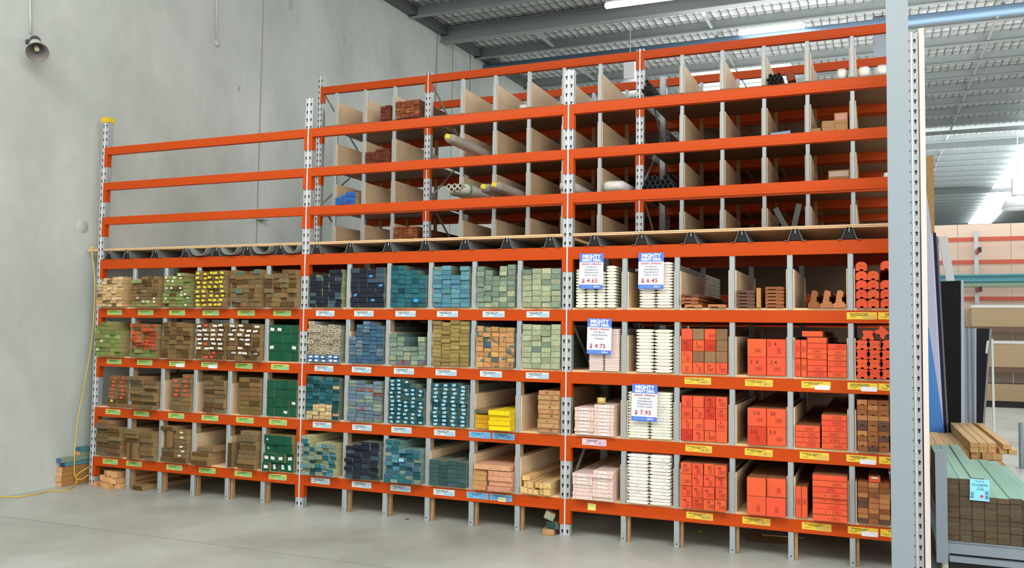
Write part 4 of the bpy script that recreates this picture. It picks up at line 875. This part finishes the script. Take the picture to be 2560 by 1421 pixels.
sqm = sq.mesh('square_tube', plain('cream_tube', (232, 222, 200), .4)); sqi = MB().poly([(ri*math.cos(a*PI/2), .0, ri*math.sin(a*PI/2)) for a in range(4)], [(0, 1, 2, 3)]).mesh('tube_bore', DKI)
for dx, dz in ((-.075, .088), (0, .088), (.075, .088), (-.0375, .0505), (.0375, .0505)):
    t_ = obj('square_tube', sqm, bA, (dx, -.03, dz)); obj('tube_bore', sqi, t_, (0, -.015, 0))
obj('green_strap', MB().prism([(.146*math.copysign(abs(math.cos(a*PI/12))**.6, math.cos(a*PI/12)), .07+.075*math.copysign(abs(math.sin(a*PI/12))**.6, math.sin(a*PI/12))) for a in range(24)], .1, .115, 'y').mesh('strap', plain('green_strap', (70, 130, 96), .5)), bA)
for i, (x, y0, z, s_) in enumerate(((3.732, 1.9, bz, 'clear wrapped bundle with yellow label, left of the pair on the third level'), (3.9, 1.82, bz, 'clear wrapped bundle with yellow label, right of the pair on the third level'), (3.42, 1.6, LB[2]+.0135, 'clear wrapped bundle with yellow label sticking out highest'))):
    o = bundle('wrapped_moulding_bundle', s_, x, y0, z, .07, .055, 1.8, CLR, 20+i); obj('yellow_label', B(-.03, .03, -.004, 0, .04, .09, GLT), o, (-.01, -.024, 0), (0, .3, 0))
bundle('white_wrapped_bundle', 'fat white plastic bundle lying beside the black pipes', 5.14, 2.28, bz, .14, .065, 1.3, WPR, 31)
bundle('white_wrapped_bundle', 'white plastic bundle half hidden behind the galvanised upright', 4.64, 2.1, bz, .1, .06, 1.5, PLW, 32)
for i, (x, w_) in enumerate(((7.53, .055), (7.745, .06), (7.92, .065))):
    bundle('white_wrapped_bundle', 'small white wrapped parcel on the topmost shelf, %s from the grey column' % ['third', 'second', 'first'][i], x, 2.5, LB[3]+.0135, w_, .06, .3, WPR, 40+i)
bundle('paper_clump', 'crumpled white paper on the topmost shelf', 3.95, 2.55, LB[3]+.0135, .07, .035, .16, WPR, 44)
bundle('white_wrapped_bundle', 'white wrapped end by the grey column on the third level', 7.955, 2.42, bz, .04, .04, .9, WPR, 45)
# black pipes
BP = plain('black_plastic_pipe', (46, 46, 48), .4); 
def pipe_mesh(r, L):
    mb = MB(); n = 14
    for yy in (0,):
        pass
    pts = [(r*math.cos(2*PI*k/n), r*math.sin(2*PI*k/n)) for k in range(n)]; pin = [(p[0]*.86, p[1]*.86) for p in pts]
    vs = [(p[0], 0, p[1]) for p in pts]+[(p[0], L, p[1]) for p in pts]+[(p[0], 0, p[1]) for p in pin]+[(p[0], L, p[1]) for p in pin]
    fs = []
    for k in range(n):
        q = (k+1) % n; fs += [(k, q, n+q, n+k), (2*n+k, 3*n+k, 3*n+q, 2*n+q), (k, 2*n+k, 2*n+q, q), (n+k, n+q, 3*n+q, 3*n+k)]
    return smooth(mb.poly(vs, fs).mesh('pipe', BP))
pmh = pipe_mesh(.029, 1.5)
pl = [(5.482+.0585*i, 0) for i in range(6)]+[(5.511+.0585*i, .0515) for i in range(5)]+[(5.54, .103), (5.5985, .103), (5.7155, .103)]
for i, (x, dz) in enumerate(pl):
    single('black_pipe', 'black plastic pipe, %s row, %s from the upright, third pigeonhole level' % (['lowest', 'middle', 'upper'][int(dz/.05+.1)], ORD[[i+1, i-5, i-10][int(dz/.05+.1)]]), 'pipe', pmh, (x, 2.36-U(0, .05), bz+.03+dz), group='black pipes')
pms = pipe_mesh(.021, 1.4)
for i, (x, dz) in enumerate(((5.475, 0), (5.518, 0), (5.561, 0), (5.4965, .038), (5.5395, .038), (5.518, .076), (5.502, .1155))):
    single('black_pipe', 'thin black pipe, number %s counted upward, topmost level by the upright' % ORD[i+1], 'pipe', pms, (x, 2.36-U(0, .05), LB[3]+.0345+dz), group='thin black pipes')
for i, (x, dz) in enumerate(((6.812, 0), (6.855, 0), (6.898, 0), (6.941, 0), (6.834, .038), (6.877, .038), (6.92, .038))):
    single('black_pipe', 'thin black pipe, number %s counted upward, topmost level beside the brown profile' % ORD[i+1], 'pipe', pms, (x, 2.36-U(0, .05), LB[3]+.0345+dz), group='far thin black pipes')
single('brown_profile', 'brown board end leaning on the thin black pipes, topmost shelf', 'timber board', board_mesh(.08, .1, .9, DKS, DK[0][0]), (7.035, 2.4, LB[3]+.0225), (0, -.18, 0))
# cartons
CBD = plain('cardboard', (188, 140, 92), .8, amt=.06, scale=8, var=.08); CLB = plain('carton_label', (232, 214, 196), .7)
def carton(label, x, y0, z, w, d, h, rot=0, band=None):
    o = single('carton', label, 'carton', B(-w/2, w/2, 0, d, 0, h, CBD), (x, y0, z), (0, 0, rot)); obj('carton_flap', B(-w/2+.004, w/2-.004, -.002, .002, h*.45, h*.48, plain('carton_tape', (150, 108, 68))), o)
    if band: obj('carton_label', B(-w/2+.01, w/2-.01, -.003, 0, h*.62, h*.92, band), o)
carton('tall cardboard carton with red printed band, second level', 7.52, 2.5, LB[2]+.0135, .13, .3, .2, -.05, plain('red_print', (214, 150, 130)))
carton('low cardboard carton with frayed lid beside the tall carton', 7.396, 2.48, LB[2]+.0135, .12, .25, .12, .1)
carton('small dark open carton left of the frayed one', 7.2745, 2.48, LB[2]+.0135, .09, .2, .05, .0)
carton('cardboard carton with white label on the third level', 7.485, 2.75, bz, .21, .3, .18, -.03, CLB)
single('steel_channel', 'short blue-grey steel channel lying on the second level', 'steel channel', B(-.1, .1, 0, .04, 0, .03, plain('blue_grey_channel', (120, 140, 170), .4, .4)), (6.92, 2.5, LB[2]+.03), (0, -.12, .2))
CHP_ = MB().prism([(-.028, 0), (.028, 0), (.028, .03), (.023, .03), (.023, .006), (-.023, .006), (-.023, .03), (-.028, .03)], 0, .33, 'z').mesh('channel', plain('green_grey_channel', (74, 84, 76), .4, .4))
single('steel_channel', 'grey steel channel leaning leftward above the deck', 'steel channel', CHP_, (7.0, 2.6, LB[0]+.04), (0, -.47, 0))
single('steel_channel', 'grey green steel channel leaning rightward above the deck', 'steel channel', CHP_, (7.03, 2.5, LB[0]+.034), (0, .22, 0))
single('foam_offcut', 'small white foam offcut on the deck edge', 'offcut', MB().prism([(-.02, 0), (.0, 0), (.0, .02), (.015, .03), (-.03, .03), (-.028, .02)], 0, .06, 'y').mesh('foam', WPR), (6.97, .3, LB['B0'] if False else LV['B0']+.117))
single('foam_offcut', 'white rectangular foam block on the deck edge', 'offcut', MB().prism([(-.035, 0), (.035, 0), (.037, .025), (-.033, .028)], 0, .08, 'y').mesh('foam', WPR), (7.09, .25, LV['B0']+.117))

# ------------------------------------------------------------------ floor level items
TS = wood_side('teal_side_board', (92, 150, 158)); TS2 = wood_side('sage_side_board', (140, 160, 136)); TE = E('blue_board_end', (70, 110, 150)); TNS = wood_side('tan_stack_side', (176, 128, 76), .16); TNE = E('peach_pine_end', (222, 172, 124), var=.08)
X0 = WX+.041
for i in range(4):
    single('tan_batten', 'tan batten against the concrete wall, %s of four under the teal ones' % ['lowest', 'second', 'third', 'topmost'][i], 'timber batten', board_mesh(.075, .051, 2.2, TNS, TNE), (X0+.004*(i % 2), -.24-.01*(i == 1), .001+.0522*i), group='tan battens by the wall')
for i, (y0, s_, sd, e) in enumerate(((-.2, 'lowest', TS, TE), (-.26, 'second', TS2, TE), (-.02, 'third', TS2, PNK), (-.02, 'topmost', TS, TE))):
    single('teal_batten', 'teal batten against the concrete wall, %s of four' % s_, 'timber batten', board_mesh(.07, .045, 2.0, sd, e), (X0+.01*(i % 2), y0, .212+.0462*i), group='teal battens by the wall')
PO = E('peach_offcut_end', (222, 168, 116), var=.12); POS = wood_side('peach_offcut_side', (216, 164, 112), .1)
rnd = [(0.05, .0, .07, .045, -.2, 0), (.13, 0, .07, .045, -.16, 0), (.21, 0, .075, .05, -.22, 0), (.295, 0, .08, .05, -.27, 0), (.38, 0, .075, .048, -.2, 0),
       (.08, .0515, .07, .06, -.12, 0), (.165, .0515, .075, .055, -.17, 0), (.25, .0515, .075, .05, -.18, 0), (.34, .0515, .085, .046, -.22, 0),
       (.12, .113, .07, .05, -.1, 0), (.2, .108, .07, .06, -.14, 0), (.29, .1025, .085, .065, -.16, 0)]
for i, (x, z, w, h, y0, a) in enumerate(rnd):
    single('pine_offcut', 'peach pine offcut under the left bay, %s layer, %s from the wall' % (['bottom', 'middle', 'top'][(i > 4)+(i > 8)], ORD[i+1 if i < 5 else i-4 if i < 9 else i-8]), 'timber offcut', board_mesh(min(w, .076), h, 1.05, POS, PO), (x+.045, y0+.14, z+.001), (0, 0, U(-.003, .003)), 'peach pine offcuts')
single('loose_plank', 'single brown plank lying on the floor under the left bay', 'timber board', board_mesh(.15, .045, 1.6, BRS, BRN2), (.665, -.02, .001), (0, 0, -.12))
xo = 5.27
single('offcut_block', 'brown timber offcut on the floor beside the second upright foot', 'timber offcut', board_mesh(.1, .05, .14, BRS, TAN), (xo, -.05, .001), (0, 0, .15))
single('offcut_block', 'dark green offcut resting on the brown floor offcut', 'timber offcut', board_mesh(.09, .05, .13, TEALS, SLATE), (xo+.015, -.03, .0525), (0, 0, -.2))
single('offcut_block', 'pale tilted offcut on top of the dark green one', 'timber offcut', board_mesh(.085, .055, .13, PINES, SAGE2), (xo-.005, -.04, .1285), (0, .38, .3))
single('yellow_scrap', 'torn yellow plastic scrap on the floor under the right bay', 'scrap', MB().poly([(0, 0, .002), (.05, .01, .012), (.08, .05, .003), (.03, .06, .02), (.035, .03, .004), (-.01, .04, .006)], [(0, 1, 4), (1, 2, 4), (4, 2, 3), (0, 4, 5)]).mesh('scrap', plain('yellow_scrap', (206, 214, 40), .5)), (6.37, .58, 0))
single('floor_board', 'flat brown board left on the floor under the right bay', 'timber board', board_mesh(.32, .018, .25, BRS, BRN2), (7.0, .5, .001), (0, 0, .15))
single('floor_board', 'thin pale strip lying across the floor board', 'timber board', board_mesh(.34, .008, .03, PINES, PALE), (7.1, .68, .0205), (0, 0, .1))
single('wood_chip', 'tiny dark wood chip on the floor before the middle bay', 'scrap', B(-.018, .018, 0, .012, 0, .006, plain('chip', (60, 52, 46))), tuple(at(1018, 1300, Z=.0))[:2]+(.0005,), (0, 0, .4))
# ------------------------------------------------------------------ wall fittings
CON = plain('painted_conduit', (198, 198, 192), .5)
def wpt(x, y, off=.0): return at(x, y, X=WX+off)
def conduit(label, pts, r=.012, off=.02):
    return single('conduit', label, 'conduit', smooth(MB().tube([wpt(px, py, off) for px, py in pts], r, 8).mesh('conduit', CON)), (0, 0, 0))
conduit('grey conduit dropping to the horn speaker', [(74, -60), (75, 0), (76, 40), (77, 84)])
c2 = conduit('grey conduit ending in a small wall box', [(543, -60), (542, 0), (540, 98)])
p = wpt(540, 110)
obj('conduit_box', smooth(MB().lathe([(0, 0), (.035, 0), (.035, .03), (.028, .036), (0, .036)], 16).mesh('box', CON)), c2, p, (0, PI/2, 0))
conduit('long grey conduit running up to the roof corner', [(1099, 84), (1097, 96), (1095, 130), (1090, 300), (1082, 420), (1075, 520)], .02, .03)
conduit('curved grey conduit beyond the long one', [(1172, 118), (1176, 126), (1179, 135), (1178, 200), (1177, 330)], .02, .03)
DISC = smooth(MB().lathe([(0, .004), (.09, .004), (.095, 0)], 32).mesh('disc', plain('wall_plug', (196, 198, 194), .8)))
for i, (px, py, sc, s_) in enumerate(((207, 567, .78, 'large round patch low on the concrete wall'), (722, 12, .95, 'round patch high on the concrete wall'), (594, 220, .45, 'small round plug mid-height on the wall'), (857, 100, 1.0, 'round patch on the far wall panel'))):
    o = single('wall_patch', s_, 'wall patch', DISC, wpt(px, py), (0, PI/2, 0)); o.scale = (sc, sc, 1)
p = wpt(648, 551)
o = empty('wall_bracket', 'small galvanised bracket on the wall behind the lowest bare beam', 'bracket', p)
obj('bracket_plate', B(0, .12, -.09, .09, 0, .012, GALV), o); obj('bracket_bolt', MB().lathe([(.008, -.04), (.008, 0)], 8).mesh('bolt', GALV), o, (.06, 0, 0))
# horn loudspeaker, aimed out from the wall and down
sp_ = empty('horn_loudspeaker', 'grey horn loudspeaker with dark driver on the concrete wall', 'loudspeaker', wpt(70, 100))
HG = plain('horn_grey', (198, 200, 194), .45); HD = plain('horn_dark', (62, 62, 74), .5)
hp = wpt(88, 103, .16); aim = Vector((.6, -.36, -.62)).normalized(); q = aim.to_track_quat('Z', 'Y').to_euler()
rel = hp-wpt(70, 100)
obj('horn_driver', smooth(MB().lathe([(0, -.03), (.04, -.03), (.052, -.02), (.054, .05), (.05, .06), (0, .06)], 24).mesh('driver', HD)), sp_, rel, q)
hb = obj('horn_bell', smooth(MB().lathe([(.05, .06), (.058, .065), (.062, .14), (.07, .19), (.088, .225), (.108, .235), (.112, .241), (.107, .241)], 28).mesh('bell', HG)), sp_, rel, q)
obj('horn_throat', smooth(MB().lathe([(.107, .241), (.09, .228), (.066, .19), (.055, .14), (.0, .09)], 28).mesh('throat', plain('horn_inside', (120, 114, 112), .6))), hb)
obj('horn_plug', smooth(MB().lathe([(0, .2), (.02, .198), (.026, .185), (.026, .12)], 16).mesh('plug', plain('horn_plug', (206, 190, 158), .5))), sp_, rel, q)
obj('mount_bracket', MB().box(0, .15, -.03, .03, -.045, -.005).mesh('br', HD), sp_)
# extension cord
YC = plain('yellow_cord', (232, 196, 58), .5)
pts = [Vector((-.085, .12, 2.568)), Vector((-.09, -.0, 2.5715)), Vector((-.105, -.026, 2.55)), at(237, 700, Y=-.028), at(235, 780, Y=-.028), at(228, 860, Y=-.028), at(217, 930, Y=-.028), at(206, 990, Y=-.028), at(196, 1040, X=-.14), at(189, 1100, X=-.125), at(186, 1150, X=-.115), at(186, 1186, X=-.11), at(191, 1196, X=-.1), at(191, 1206, X=-.1), at(186, 1214, X=-.1), at(174, 1224, Z=.006), at(155, 1227, Z=.006), at(120, 1229, Z=.006), at(90, 1236, Z=.006), at(60, 1241, Z=.006), at(30, 1243, Z=.006), at(0, 1243, Z=.006), at(-60, 1256, Z=.006)]
def spline(P, n=5):
    out = []
    for i in range(len(P)-1):
        p0, p1, p2, p3 = P[max(i-1, 0)], P[i], P[i+1], P[min(i+2, len(P)-1)]
        for k in range(n):
            t = k/n; out.append(.5*((2*p1)+(p2-p0)*t+(2*p0-5*p1+4*p2-p3)*t*t+(3*p1-p0-3*p2+p3)*t**3))
    return out+[P[-1]]
cd = empty('extension_cord', 'yellow extension cord hanging down the wall onto the floor', 'cord', (0, 0, 0))
obj('cord_run', smooth(MB().tube(spline(pts), .0055, 7).mesh('cord', YC)), cd)
obj('cord_loop', smooth(MB().tube(spline([at(188, 1192, X=-.1), at(200, 1182, X=-.09), at(218, 1171, X=-.075), at(231, 1166, X=-.062)]), .0055, 7).mesh('cord', YC)), cd)
obj('cord_tail', smooth(MB().tube(spline([at(191, 1199, X=-.1), at(203, 1199, X=-.08), at(213, 1194, X=-.075), at(221, 1188, X=-.062)]), .0055, 7).mesh('cord', YC)), cd)

# ------------------------------------------------------------------ lamps in the roof
WH = plain('lamp_white', (236, 238, 240), .4); LG = plain('lamp_glow', (255, 255, 250), .5, emit=9)
def highbay(label, pos, s_=1.):
    e = empty('high_bay_lamp', label, 'pendant lamp', pos)
    obj('lamp_box', B(-.09*s_, .09*s_, -.07*s_, .07*s_, .06*s_, .34*s_, WH), e)
    obj('lamp_dome', smooth(MB().lathe([(.03*s_, .06*s_), (.1*s_, .045*s_), (.2*s_, -.03*s_), (.255*s_, -.16*s_), (.25*s_, -.16*s_), (.19*s_, -.03*s_), (.09*s_, .03*s_)], 28).mesh('dome', WH)), e)
    obj('lamp_bulb', smooth(MB().lathe([(0, -.11*s_), (.09*s_, -.1*s_), (.14*s_, -.06*s_), (.0, .0)], 20).mesh('bulb', LG)), e)
    obj('lamp_chain', MB().tube([(0, 0, .34*s_), (0, 0, rz(pos[1])-pos[2]-.05)], .012, 6).mesh('chain', GALV), e)
p = at(1575, 205, Y=8.8); highbay('white high bay lamp hanging above the tall rack', (p.x, p.y, p.z-.02), 1.15)
p = at(2546, 498, Y=24); highbay('far white high bay lamp beside the long skylight', tuple(p), 1.9)
BAT = MB().prism([(-.06, .0), (-.05, -.06), (.05, -.06), (.06, 0)], -.62, .62, 'x').mesh('batten', plain('fluorescent_glow', (255, 255, 250), .5, emit=7))
for i, (px, py, Y, ln) in enumerate(((1928, 74, 10.35, 1.), (1752, 184, 14.2, 1.), (1600, 4, 7.5, .8))):
    p = at(px, py, Y=Y); e = empty('fluorescent_batten', ['lit fluorescent batten under the blue-grey pipe', 'lit fluorescent batten seen through the topmost pigeonholes', 'lit fluorescent batten at the roof beam above the pendant lamp'][i], 'ceiling light', p)
    obj('batten_diffuser', BAT, e, (0, 0, .03)); obj('batten_body', B(-.6, .6, -.05, .05, .03, .07, WH), e)

# ------------------------------------------------------------------ right-hand yard beyond the end panel
tro = empty('timber_trolley', 'grey steel timber trolley carrying the green treated pack', 'trolley', (0, 0, 0))
TG = plain('trolley_grey_paint', (140, 150, 158), .45, .2, amt=.1, scale=8)
tx0, tx1, ty0, ty1 = 8.225, 9.4, .02, 2.3
obj('deck_frame', MB().box(tx0, tx1, ty0, ty0+.05, .165, .235).mesh('rail', TG), tro)
obj('deck_frame', MB().box(tx0, tx1, ty1-.05, ty1, .165, .235).mesh('rail', TG), tro)
for x in (tx0, tx1-.05): obj('side_rail', B(x, x+.05, ty0+.051, ty1-.051, .165, .235, TG), tro)
obj('lower_rail', B(tx0+.085, tx1, ty0-.02, ty0+.019, .11, .15, TG), tro)
obj('deck_plate', B(tx0+.051, tx1-.051, ty0+.051, ty1-.051, .2, .245, TG), tro)
for x, yy in ((tx0, ty0-.02), (tx1-.05, ty0-.02), (tx0, ty1-.05), (tx1-.05, ty1-.05)):
    z1 = .9 if yy < 1 else .23
    obj('corner_post', MB().box(x, x+.075, yy-.02, yy+.0195, .1, z1).mesh('post', TG), tro)
WHL = smooth(MB().lathe([(.0, -.02), (.05, -.02), (.055, -.012), (.055, .012), (.05, .02), (0, .02)], 24).mesh('wheel', plain('caster_tyre', (206, 200, 180), .5)))
for x, yy in ((tx0+.06, .1), (tx1-.06, .1), (tx0+.06, 2.1), (tx1-.06, 2.1)):
    f_ = obj('caster', MB().box(x-.03, x+.03, yy-.035, yy+.035, .112, .164).mesh('fork', GALV), tro); obj('wheel', WHL, f_, (x, yy, .056), (0, PI/2, 0))
PKT = wood_side('teal_treated_face', (150, 190, 170), .12, .02, sc=(14, 1., 14)); PKE = E('weathered_pack_end', (92, 76, 58), var=.15, hue=.006, amt=.15)
stack(None, 0, 0, 'treated_pack_board', 'green-faced treated board', .0765, .0405, 8, [11, 11, 11, 8, 8, 8, 8, 7], [(PKE, 1)], PKT, x='l', y=.07, prot=.012, L=2.15, z0=.246, where=(8.305, 9.0), sub='pack on the grey trolley', tilt=.1)
o = single('pack_label', 'pale blue pack label with red dot stapled on the treated pack', 'pack label', B(-.062, .062, -.001, 0, -.076, .076, plain('pack_label_blue', (140, 220, 244), .4, emit=.12)), (8.512, .05, .625), (.0, .02, 0))  # paper label given a faint glow of its own
obj('lettering', text('TU1528702', .0215, plain('label_ink', (30, 60, 90), .7), .0004), o, (0, -.0016, .034)); obj('lettering', text('70 X 35\n2108 4800', .012, plain('label_ink', (30, 60, 90)), .0002), o, (.004, -.0016, .008))
obj('lettering', text('TREATED PINE', .009, plain('label_ink', (30, 60, 90)), .0002), o, (0, -.0016, .06))
obj('red_dot', MB().prism([(.011*math.cos(a*PI/8), .011*math.sin(a*PI/8)) for a in range(16)], -.0012, 0, 'y').mesh('dot', plain('label_red', (226, 60, 110), .5)), o, (.014, -.0012, -.044))
for sx, n_, z0_ in ((-.047, 9, -.03), (.046, 12, -.015)):
    mb = MB()
    for i in range(n_): mb.box(-.011, .011, -.0006, 0, i*-.005, i*-.005+U(.0012, .0034))
    obj('barcode', mb.mesh('barcode', plain('label_ink', (30, 60, 90))), o, (sx, -.0012, z0_+.01))
# pine on a bearer stack behind the trolley
pal = empty('timber_pallet', 'rough timber pallet under the loose pine behind the trolley', 'pallet', (8.7, 3.0, 0))
for yy in (.1, .9, 1.7): obj('pallet_bearer', B(-.4, .4, yy, yy+.1, 0.001, .34, BATTEN), pal)
for i in range(5): obj('pallet_board', B(-.4+.165*i, -.27+.165*i, .02, 1.9, .341, .37, BATTEN), pal)
LP = E('pine_log_end', (212, 168, 112), var=.12); LPS = wood_side('rough_sawn_pine_side', (226, 190, 138), .08)
for r in range(3):
    for i in range(7):
        single('rough_pine_board', 'rough pine board in the pallet base pile, layer %s, %s from the post' % (ORD[r+1], ORD[i+1]), 'timber board', board_mesh(.09, .06, 1.9, LPS, LP), (8.38+.0945*i, 2.95+U(-.03, .06), .371+.0612*r), group='base pine boards')
for r in range(2):
    for i in range(3):
        single('rough_pine_stick', 'rough pine stick heaped on the pallet pile, %s row, %s along' % (['lower', 'upper'][r], ORD[i+1]), 'timber batten', board_mesh(.075, .05, 2.3, LPS, LP), (8.74+.082*i, 2.92+.03*i, .556+.0515*r), (0, 0, .012))
for i, (x, z) in enumerate(((9.0, .556), (9.08, .556), (9.03, .608))):
    single('rough_pine_stick', 'rough pine stick at the pallet edge, %s' % ['inner bottom', 'outer bottom', 'on top of two'][i], 'timber batten', board_mesh(.075, .05, 2.5, LPS, LP), (x, 2.95-.02*i, z), (0, 0, .012))
# sheets leaning behind
YS_ = 5.2
def sheet(name, label, quad, mat, y0=YS_, th=.012, cat='sheet', down=True):
    P = [at(px, py, Y=y0) for px, py in quad]             # tl, tr, br, bl
    if down:
        for a, b in ((0, 3), (1, 2)):
            t = (P[a].z-.002)/(P[a].z-P[b].z); P[b] = P[a]+(P[b]-P[a])*t
    o = single(name, label, cat, MB().prism([(p.x-P[0].x, p.z) for p in P], 0, th, 'y').mesh('sheet', mat), (P[0].x, y0, 0))
    return o
BK = plain('black_sheet', (16, 15, 18), .5, spec=.15); NV = plain('navy_sheet', (36, 32, 56), .5, spec=.2); LV_ = plain('lilac_white_sheet', (206, 208, 232), .35)
sheet('blue_sheet', 'bright blue plastic sheet leaning lowest beside the end panel', [(2316, 820), (2322, 820), (2362, 1085), (2318, 1085)], plain('blue_plastic', (74, 150, 230), .35), 5.0)
sheet('white_sheet', 'tall lilac white sheet edge nearest the end panel', [(2316, 480), (2327, 560), (2352, 1085), (2316, 1085)], LV_, 5.04)
sheet('white_sheet', 'thin lilac white sheet edge next to the navy sheet', [(2328, 584), (2332, 584), (2360, 1085), (2353, 1085)], LV_, 5.06)
sheet('navy_sheet', 'narrow dark navy sheet edge leaning behind the white ones', [(2332, 582), (2340, 582), (2368, 1085), (2360, 1085)], NV, 5.08)
sheet('grey_trim_sheet', 'narrow grey sheet edge between navy and black sheets', [(2340, 590), (2345, 592), (2372, 1085), (2366, 1085)], plain('grey_edge', (120, 118, 124), .5), 5.1)
sheet('black_sheet', 'large glossy black sheet leaning with a notched top', [(2346, 704), (2402, 702), (2403, 1085), (2366, 1085)], BK, 5.14)
sheet('pale_sheet', 'pale blue sheet edge right of the large black sheet', [(2403, 700), (2409, 702), (2412, 1085), (2403, 1085)], plain('pale_blue_sheet', (186, 200, 216), .4), 5.16)
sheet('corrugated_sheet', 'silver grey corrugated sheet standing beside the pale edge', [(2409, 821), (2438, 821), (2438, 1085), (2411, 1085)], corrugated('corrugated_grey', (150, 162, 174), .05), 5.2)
sheet('pale_sheet', 'pale sheet edge between the corrugated and dark sheets', [(2438, 821), (2441, 822), (2441, 1085), (2436, 1085)], plain('pale_blue_sheet', (186, 200, 216), .4), 5.22)
o = sheet('dark_sheet', 'short dark sheet with small white sticker, rightmost of the leaning sheets', [(2441, 822), (2474, 822), (2455, 1085), (2440, 1085)], plain('dark_grey_sheet', (30, 28, 36), .5, spec=.15), 5.24)
p = at(2468, 868, Y=5.23); obj('sticker', B(-.012, .012, -.002, 0, -.08, .08, WT), o, (p.x-o.location.x, -.004, p.z), (0, .12, 0))
sheet('grey_sheet', 'thin grey sheet edge against the short dark sheet', [(2474, 822), (2480, 824), (2460, 1085), (2455, 1085)], plain('grey_panel', (150, 146, 148), .6), 5.26)
sheet('white_pole', 'white square pole leaning by the short dark sheet', [(2478, 848), (2483, 848), (2489, 1088), (2483, 1088)], plain('pole_white', (224, 228, 226), .4), 4.9, .05, 'pole')
o = sheet('white_guard', 'white folded guard rail leaning above the black sheet', [(2346, 592), (2369, 590), (2387, 704), (2366, 706)], plain('guard_white', (222, 224, 222), .4), 5.5, .05, 'guard rail')
# far rack with cream boards and sheet stacks
YF = 18.0
FB = empty('board_rack', 'far cream-backed orange rack with stacked sheets of board', 'board rack', (0, YF, 0))
CRM = plain('cream_panel', (228, 206, 184), .6, amt=.04); RB = plain('far_red_beam', (196, 84, 56), .5)
xs = [8.6, 9.86, 11.1, 12.35, 13.6]
for i in range(4): obj('back_panel', B(xs[i], xs[i+1]-.012,   .9, .93, .1, 4.72, CRM), FB)
for z in (4.3, 3.7, 2.74): obj('beam', B(8.6, 13.6, .62, .7, z-.06, z+.05, RB), FB)
for x in (10.25, 13.2):
    obj('upright', B(x-.05, x+.05, .5, .6, 0, 4.5, PERF), FB)
    for z in (3.98, 2.98):
        a = obj('cantilever_arm', B(x-.02, x+.04, -.1, .5, z-.09, z+.03, RB), FB); obj('arm_cap', B(x-.022, x+.062, -.105, -.1005, z-.095, z+.035, plain('dark_cap', (44, 30, 40))), a)
FBD = wood_side('raw_board_edge', (190, 164, 128), .06, sc=(1, 1, 60)); FWE = plain('white_board_edge', (232, 230, 224), .6)
for i, (z0, z1, x0) in enumerate(((2.0, 2.47, 10.05), (1.0, 1.58, 10.05), (.16, .58, 10.0))):
    s_ = empty('board_stack', 'far stack of raw boards on the rack, %s of three levels' % ['top', 'middle', 'bottom'][i], 'board stack', (0, YF, z0))
    obj('board_bundle', B(x0, 13.6, -.3, .45, 0, z1-z0, FBD), s_)
    if i < 2: obj('top_sheet', B(x0, 13.6, -.31, .45, z1-z0+.001, z1-z0+.07, FWE), s_)
obj('shelf_beam', B(9.95, 13.6, -.3, .45, 1.86, 1.995, plain('far_brown_shelf', (120, 92, 74), .7)), FB)
obj('shelf_beam', B(9.95, 13.6, -.3, .45, .86, .995, plain('far_brown_shelf', (120, 92, 74), .7)), FB)
obj('plinth', B(9.95, 13.6, -.25, .45, 0.001, .155, plain('far_dark_plinth', (46, 40, 44), .7)), FB)
for i in range(7):
    single('far_teal_board', 'far teal board lying on the cantilever arms, %s from the bottom' % ORD[i+1], 'timber board', B(-2.0, 2.0+U(-.3, .2), 0, .3, 0, .045, [TS2, TS2, TS, TS, TS, TS, TS][i]), (9.7, YF+.0+.02*(i % 3), 3.012+.0465*i), group='far teal boards')
# distant end wall of the shed
struct('wall_back', B(WX, 40, 58, 58.2, 0, 9.4, plain('far_wall', (176, 182, 186), .8)))
sp2 = empty('bollard_post', 'slim grey bollard standing on the floor beyond the trolley', 'post', tuple(at(2554, 1172, Z=0))[:2]+(0,))
obj('bollard_tube', smooth(MB().lathe([(.03, 0), (.03, .6), (.0, .605)], 12).mesh('tube', TG)), sp2); obj('bollard_base', B(-.06, .06, -.06, .06, 0, .008, TG), sp2)

# ------------------------------------------------------------------ light
w = bpy.data.worlds.new('world'); S.world = w; w.use_nodes = True
bg = w.node_tree.nodes['Background']; bg.inputs[0].default_value = (.92, .96, 1., 1); bg.inputs[1].default_value = .5
def area(name, loc, target, sx, sy, power, col=(1, 1, 1)):
    l = bpy.data.lights.new(name, 'AREA'); l.shape = 'RECTANGLE'; l.size = sx; l.size_y = sy; l.energy = power; l.color = col
    o = bpy.data.objects.new(name, l); COL.objects.link(o); o.location = loc
    o.rotation_euler = (Vector(target)-Vector(loc)).to_track_quat('-Z', 'Y').to_euler()
    return o
area('roof_light_front', (4.5, -5.5, 7.0), (4.3, -.5, .8), 11, 4, 900, (1, .985, .96))  # fill lamps under the roof, added out of view without fixtures
area('roof_light_back', (8, 9.0, 7.2), (6.5, 4, 0), 8, 3, 230, (.97, .99, 1))
area('roof_light_right', (13, 4, 7.2), (11, 4, 0), 4, 10, 230, (.95, .98, 1))
area('roof_light_far', (12, 16, 7.4), (12, 17, 0), 6, 5, 190, (.95, .98, 1))
area('open_doorway', (15, -10, 4.5), (6, 0, 2), 10, 6, 1000, (.96, .98, 1))
area('bounce_up_near', (9, 9, 5.0), (10, 11, 9), 10, 5, 520, (1, .99, .97))  # both upward lamps are added fill in place of light bounced to the roof
area('bounce_up_far', (13, 27, 5.2), (13, 30, 9), 9, 24, 2000, (.95, .99, 1))

S.view_settings.view_transform = 'Standard'; S.view_settings.look = 'None'; S.view_settings.exposure = -.11
S.cycles.max_bounces = 6; S.cycles.diffuse_bounces = 3; S.cycles.glossy_bounces = 3; S.cycles.use_denoising = True
S.cycles.use_adaptive_sampling = True; S.cycles.adaptive_threshold = .02
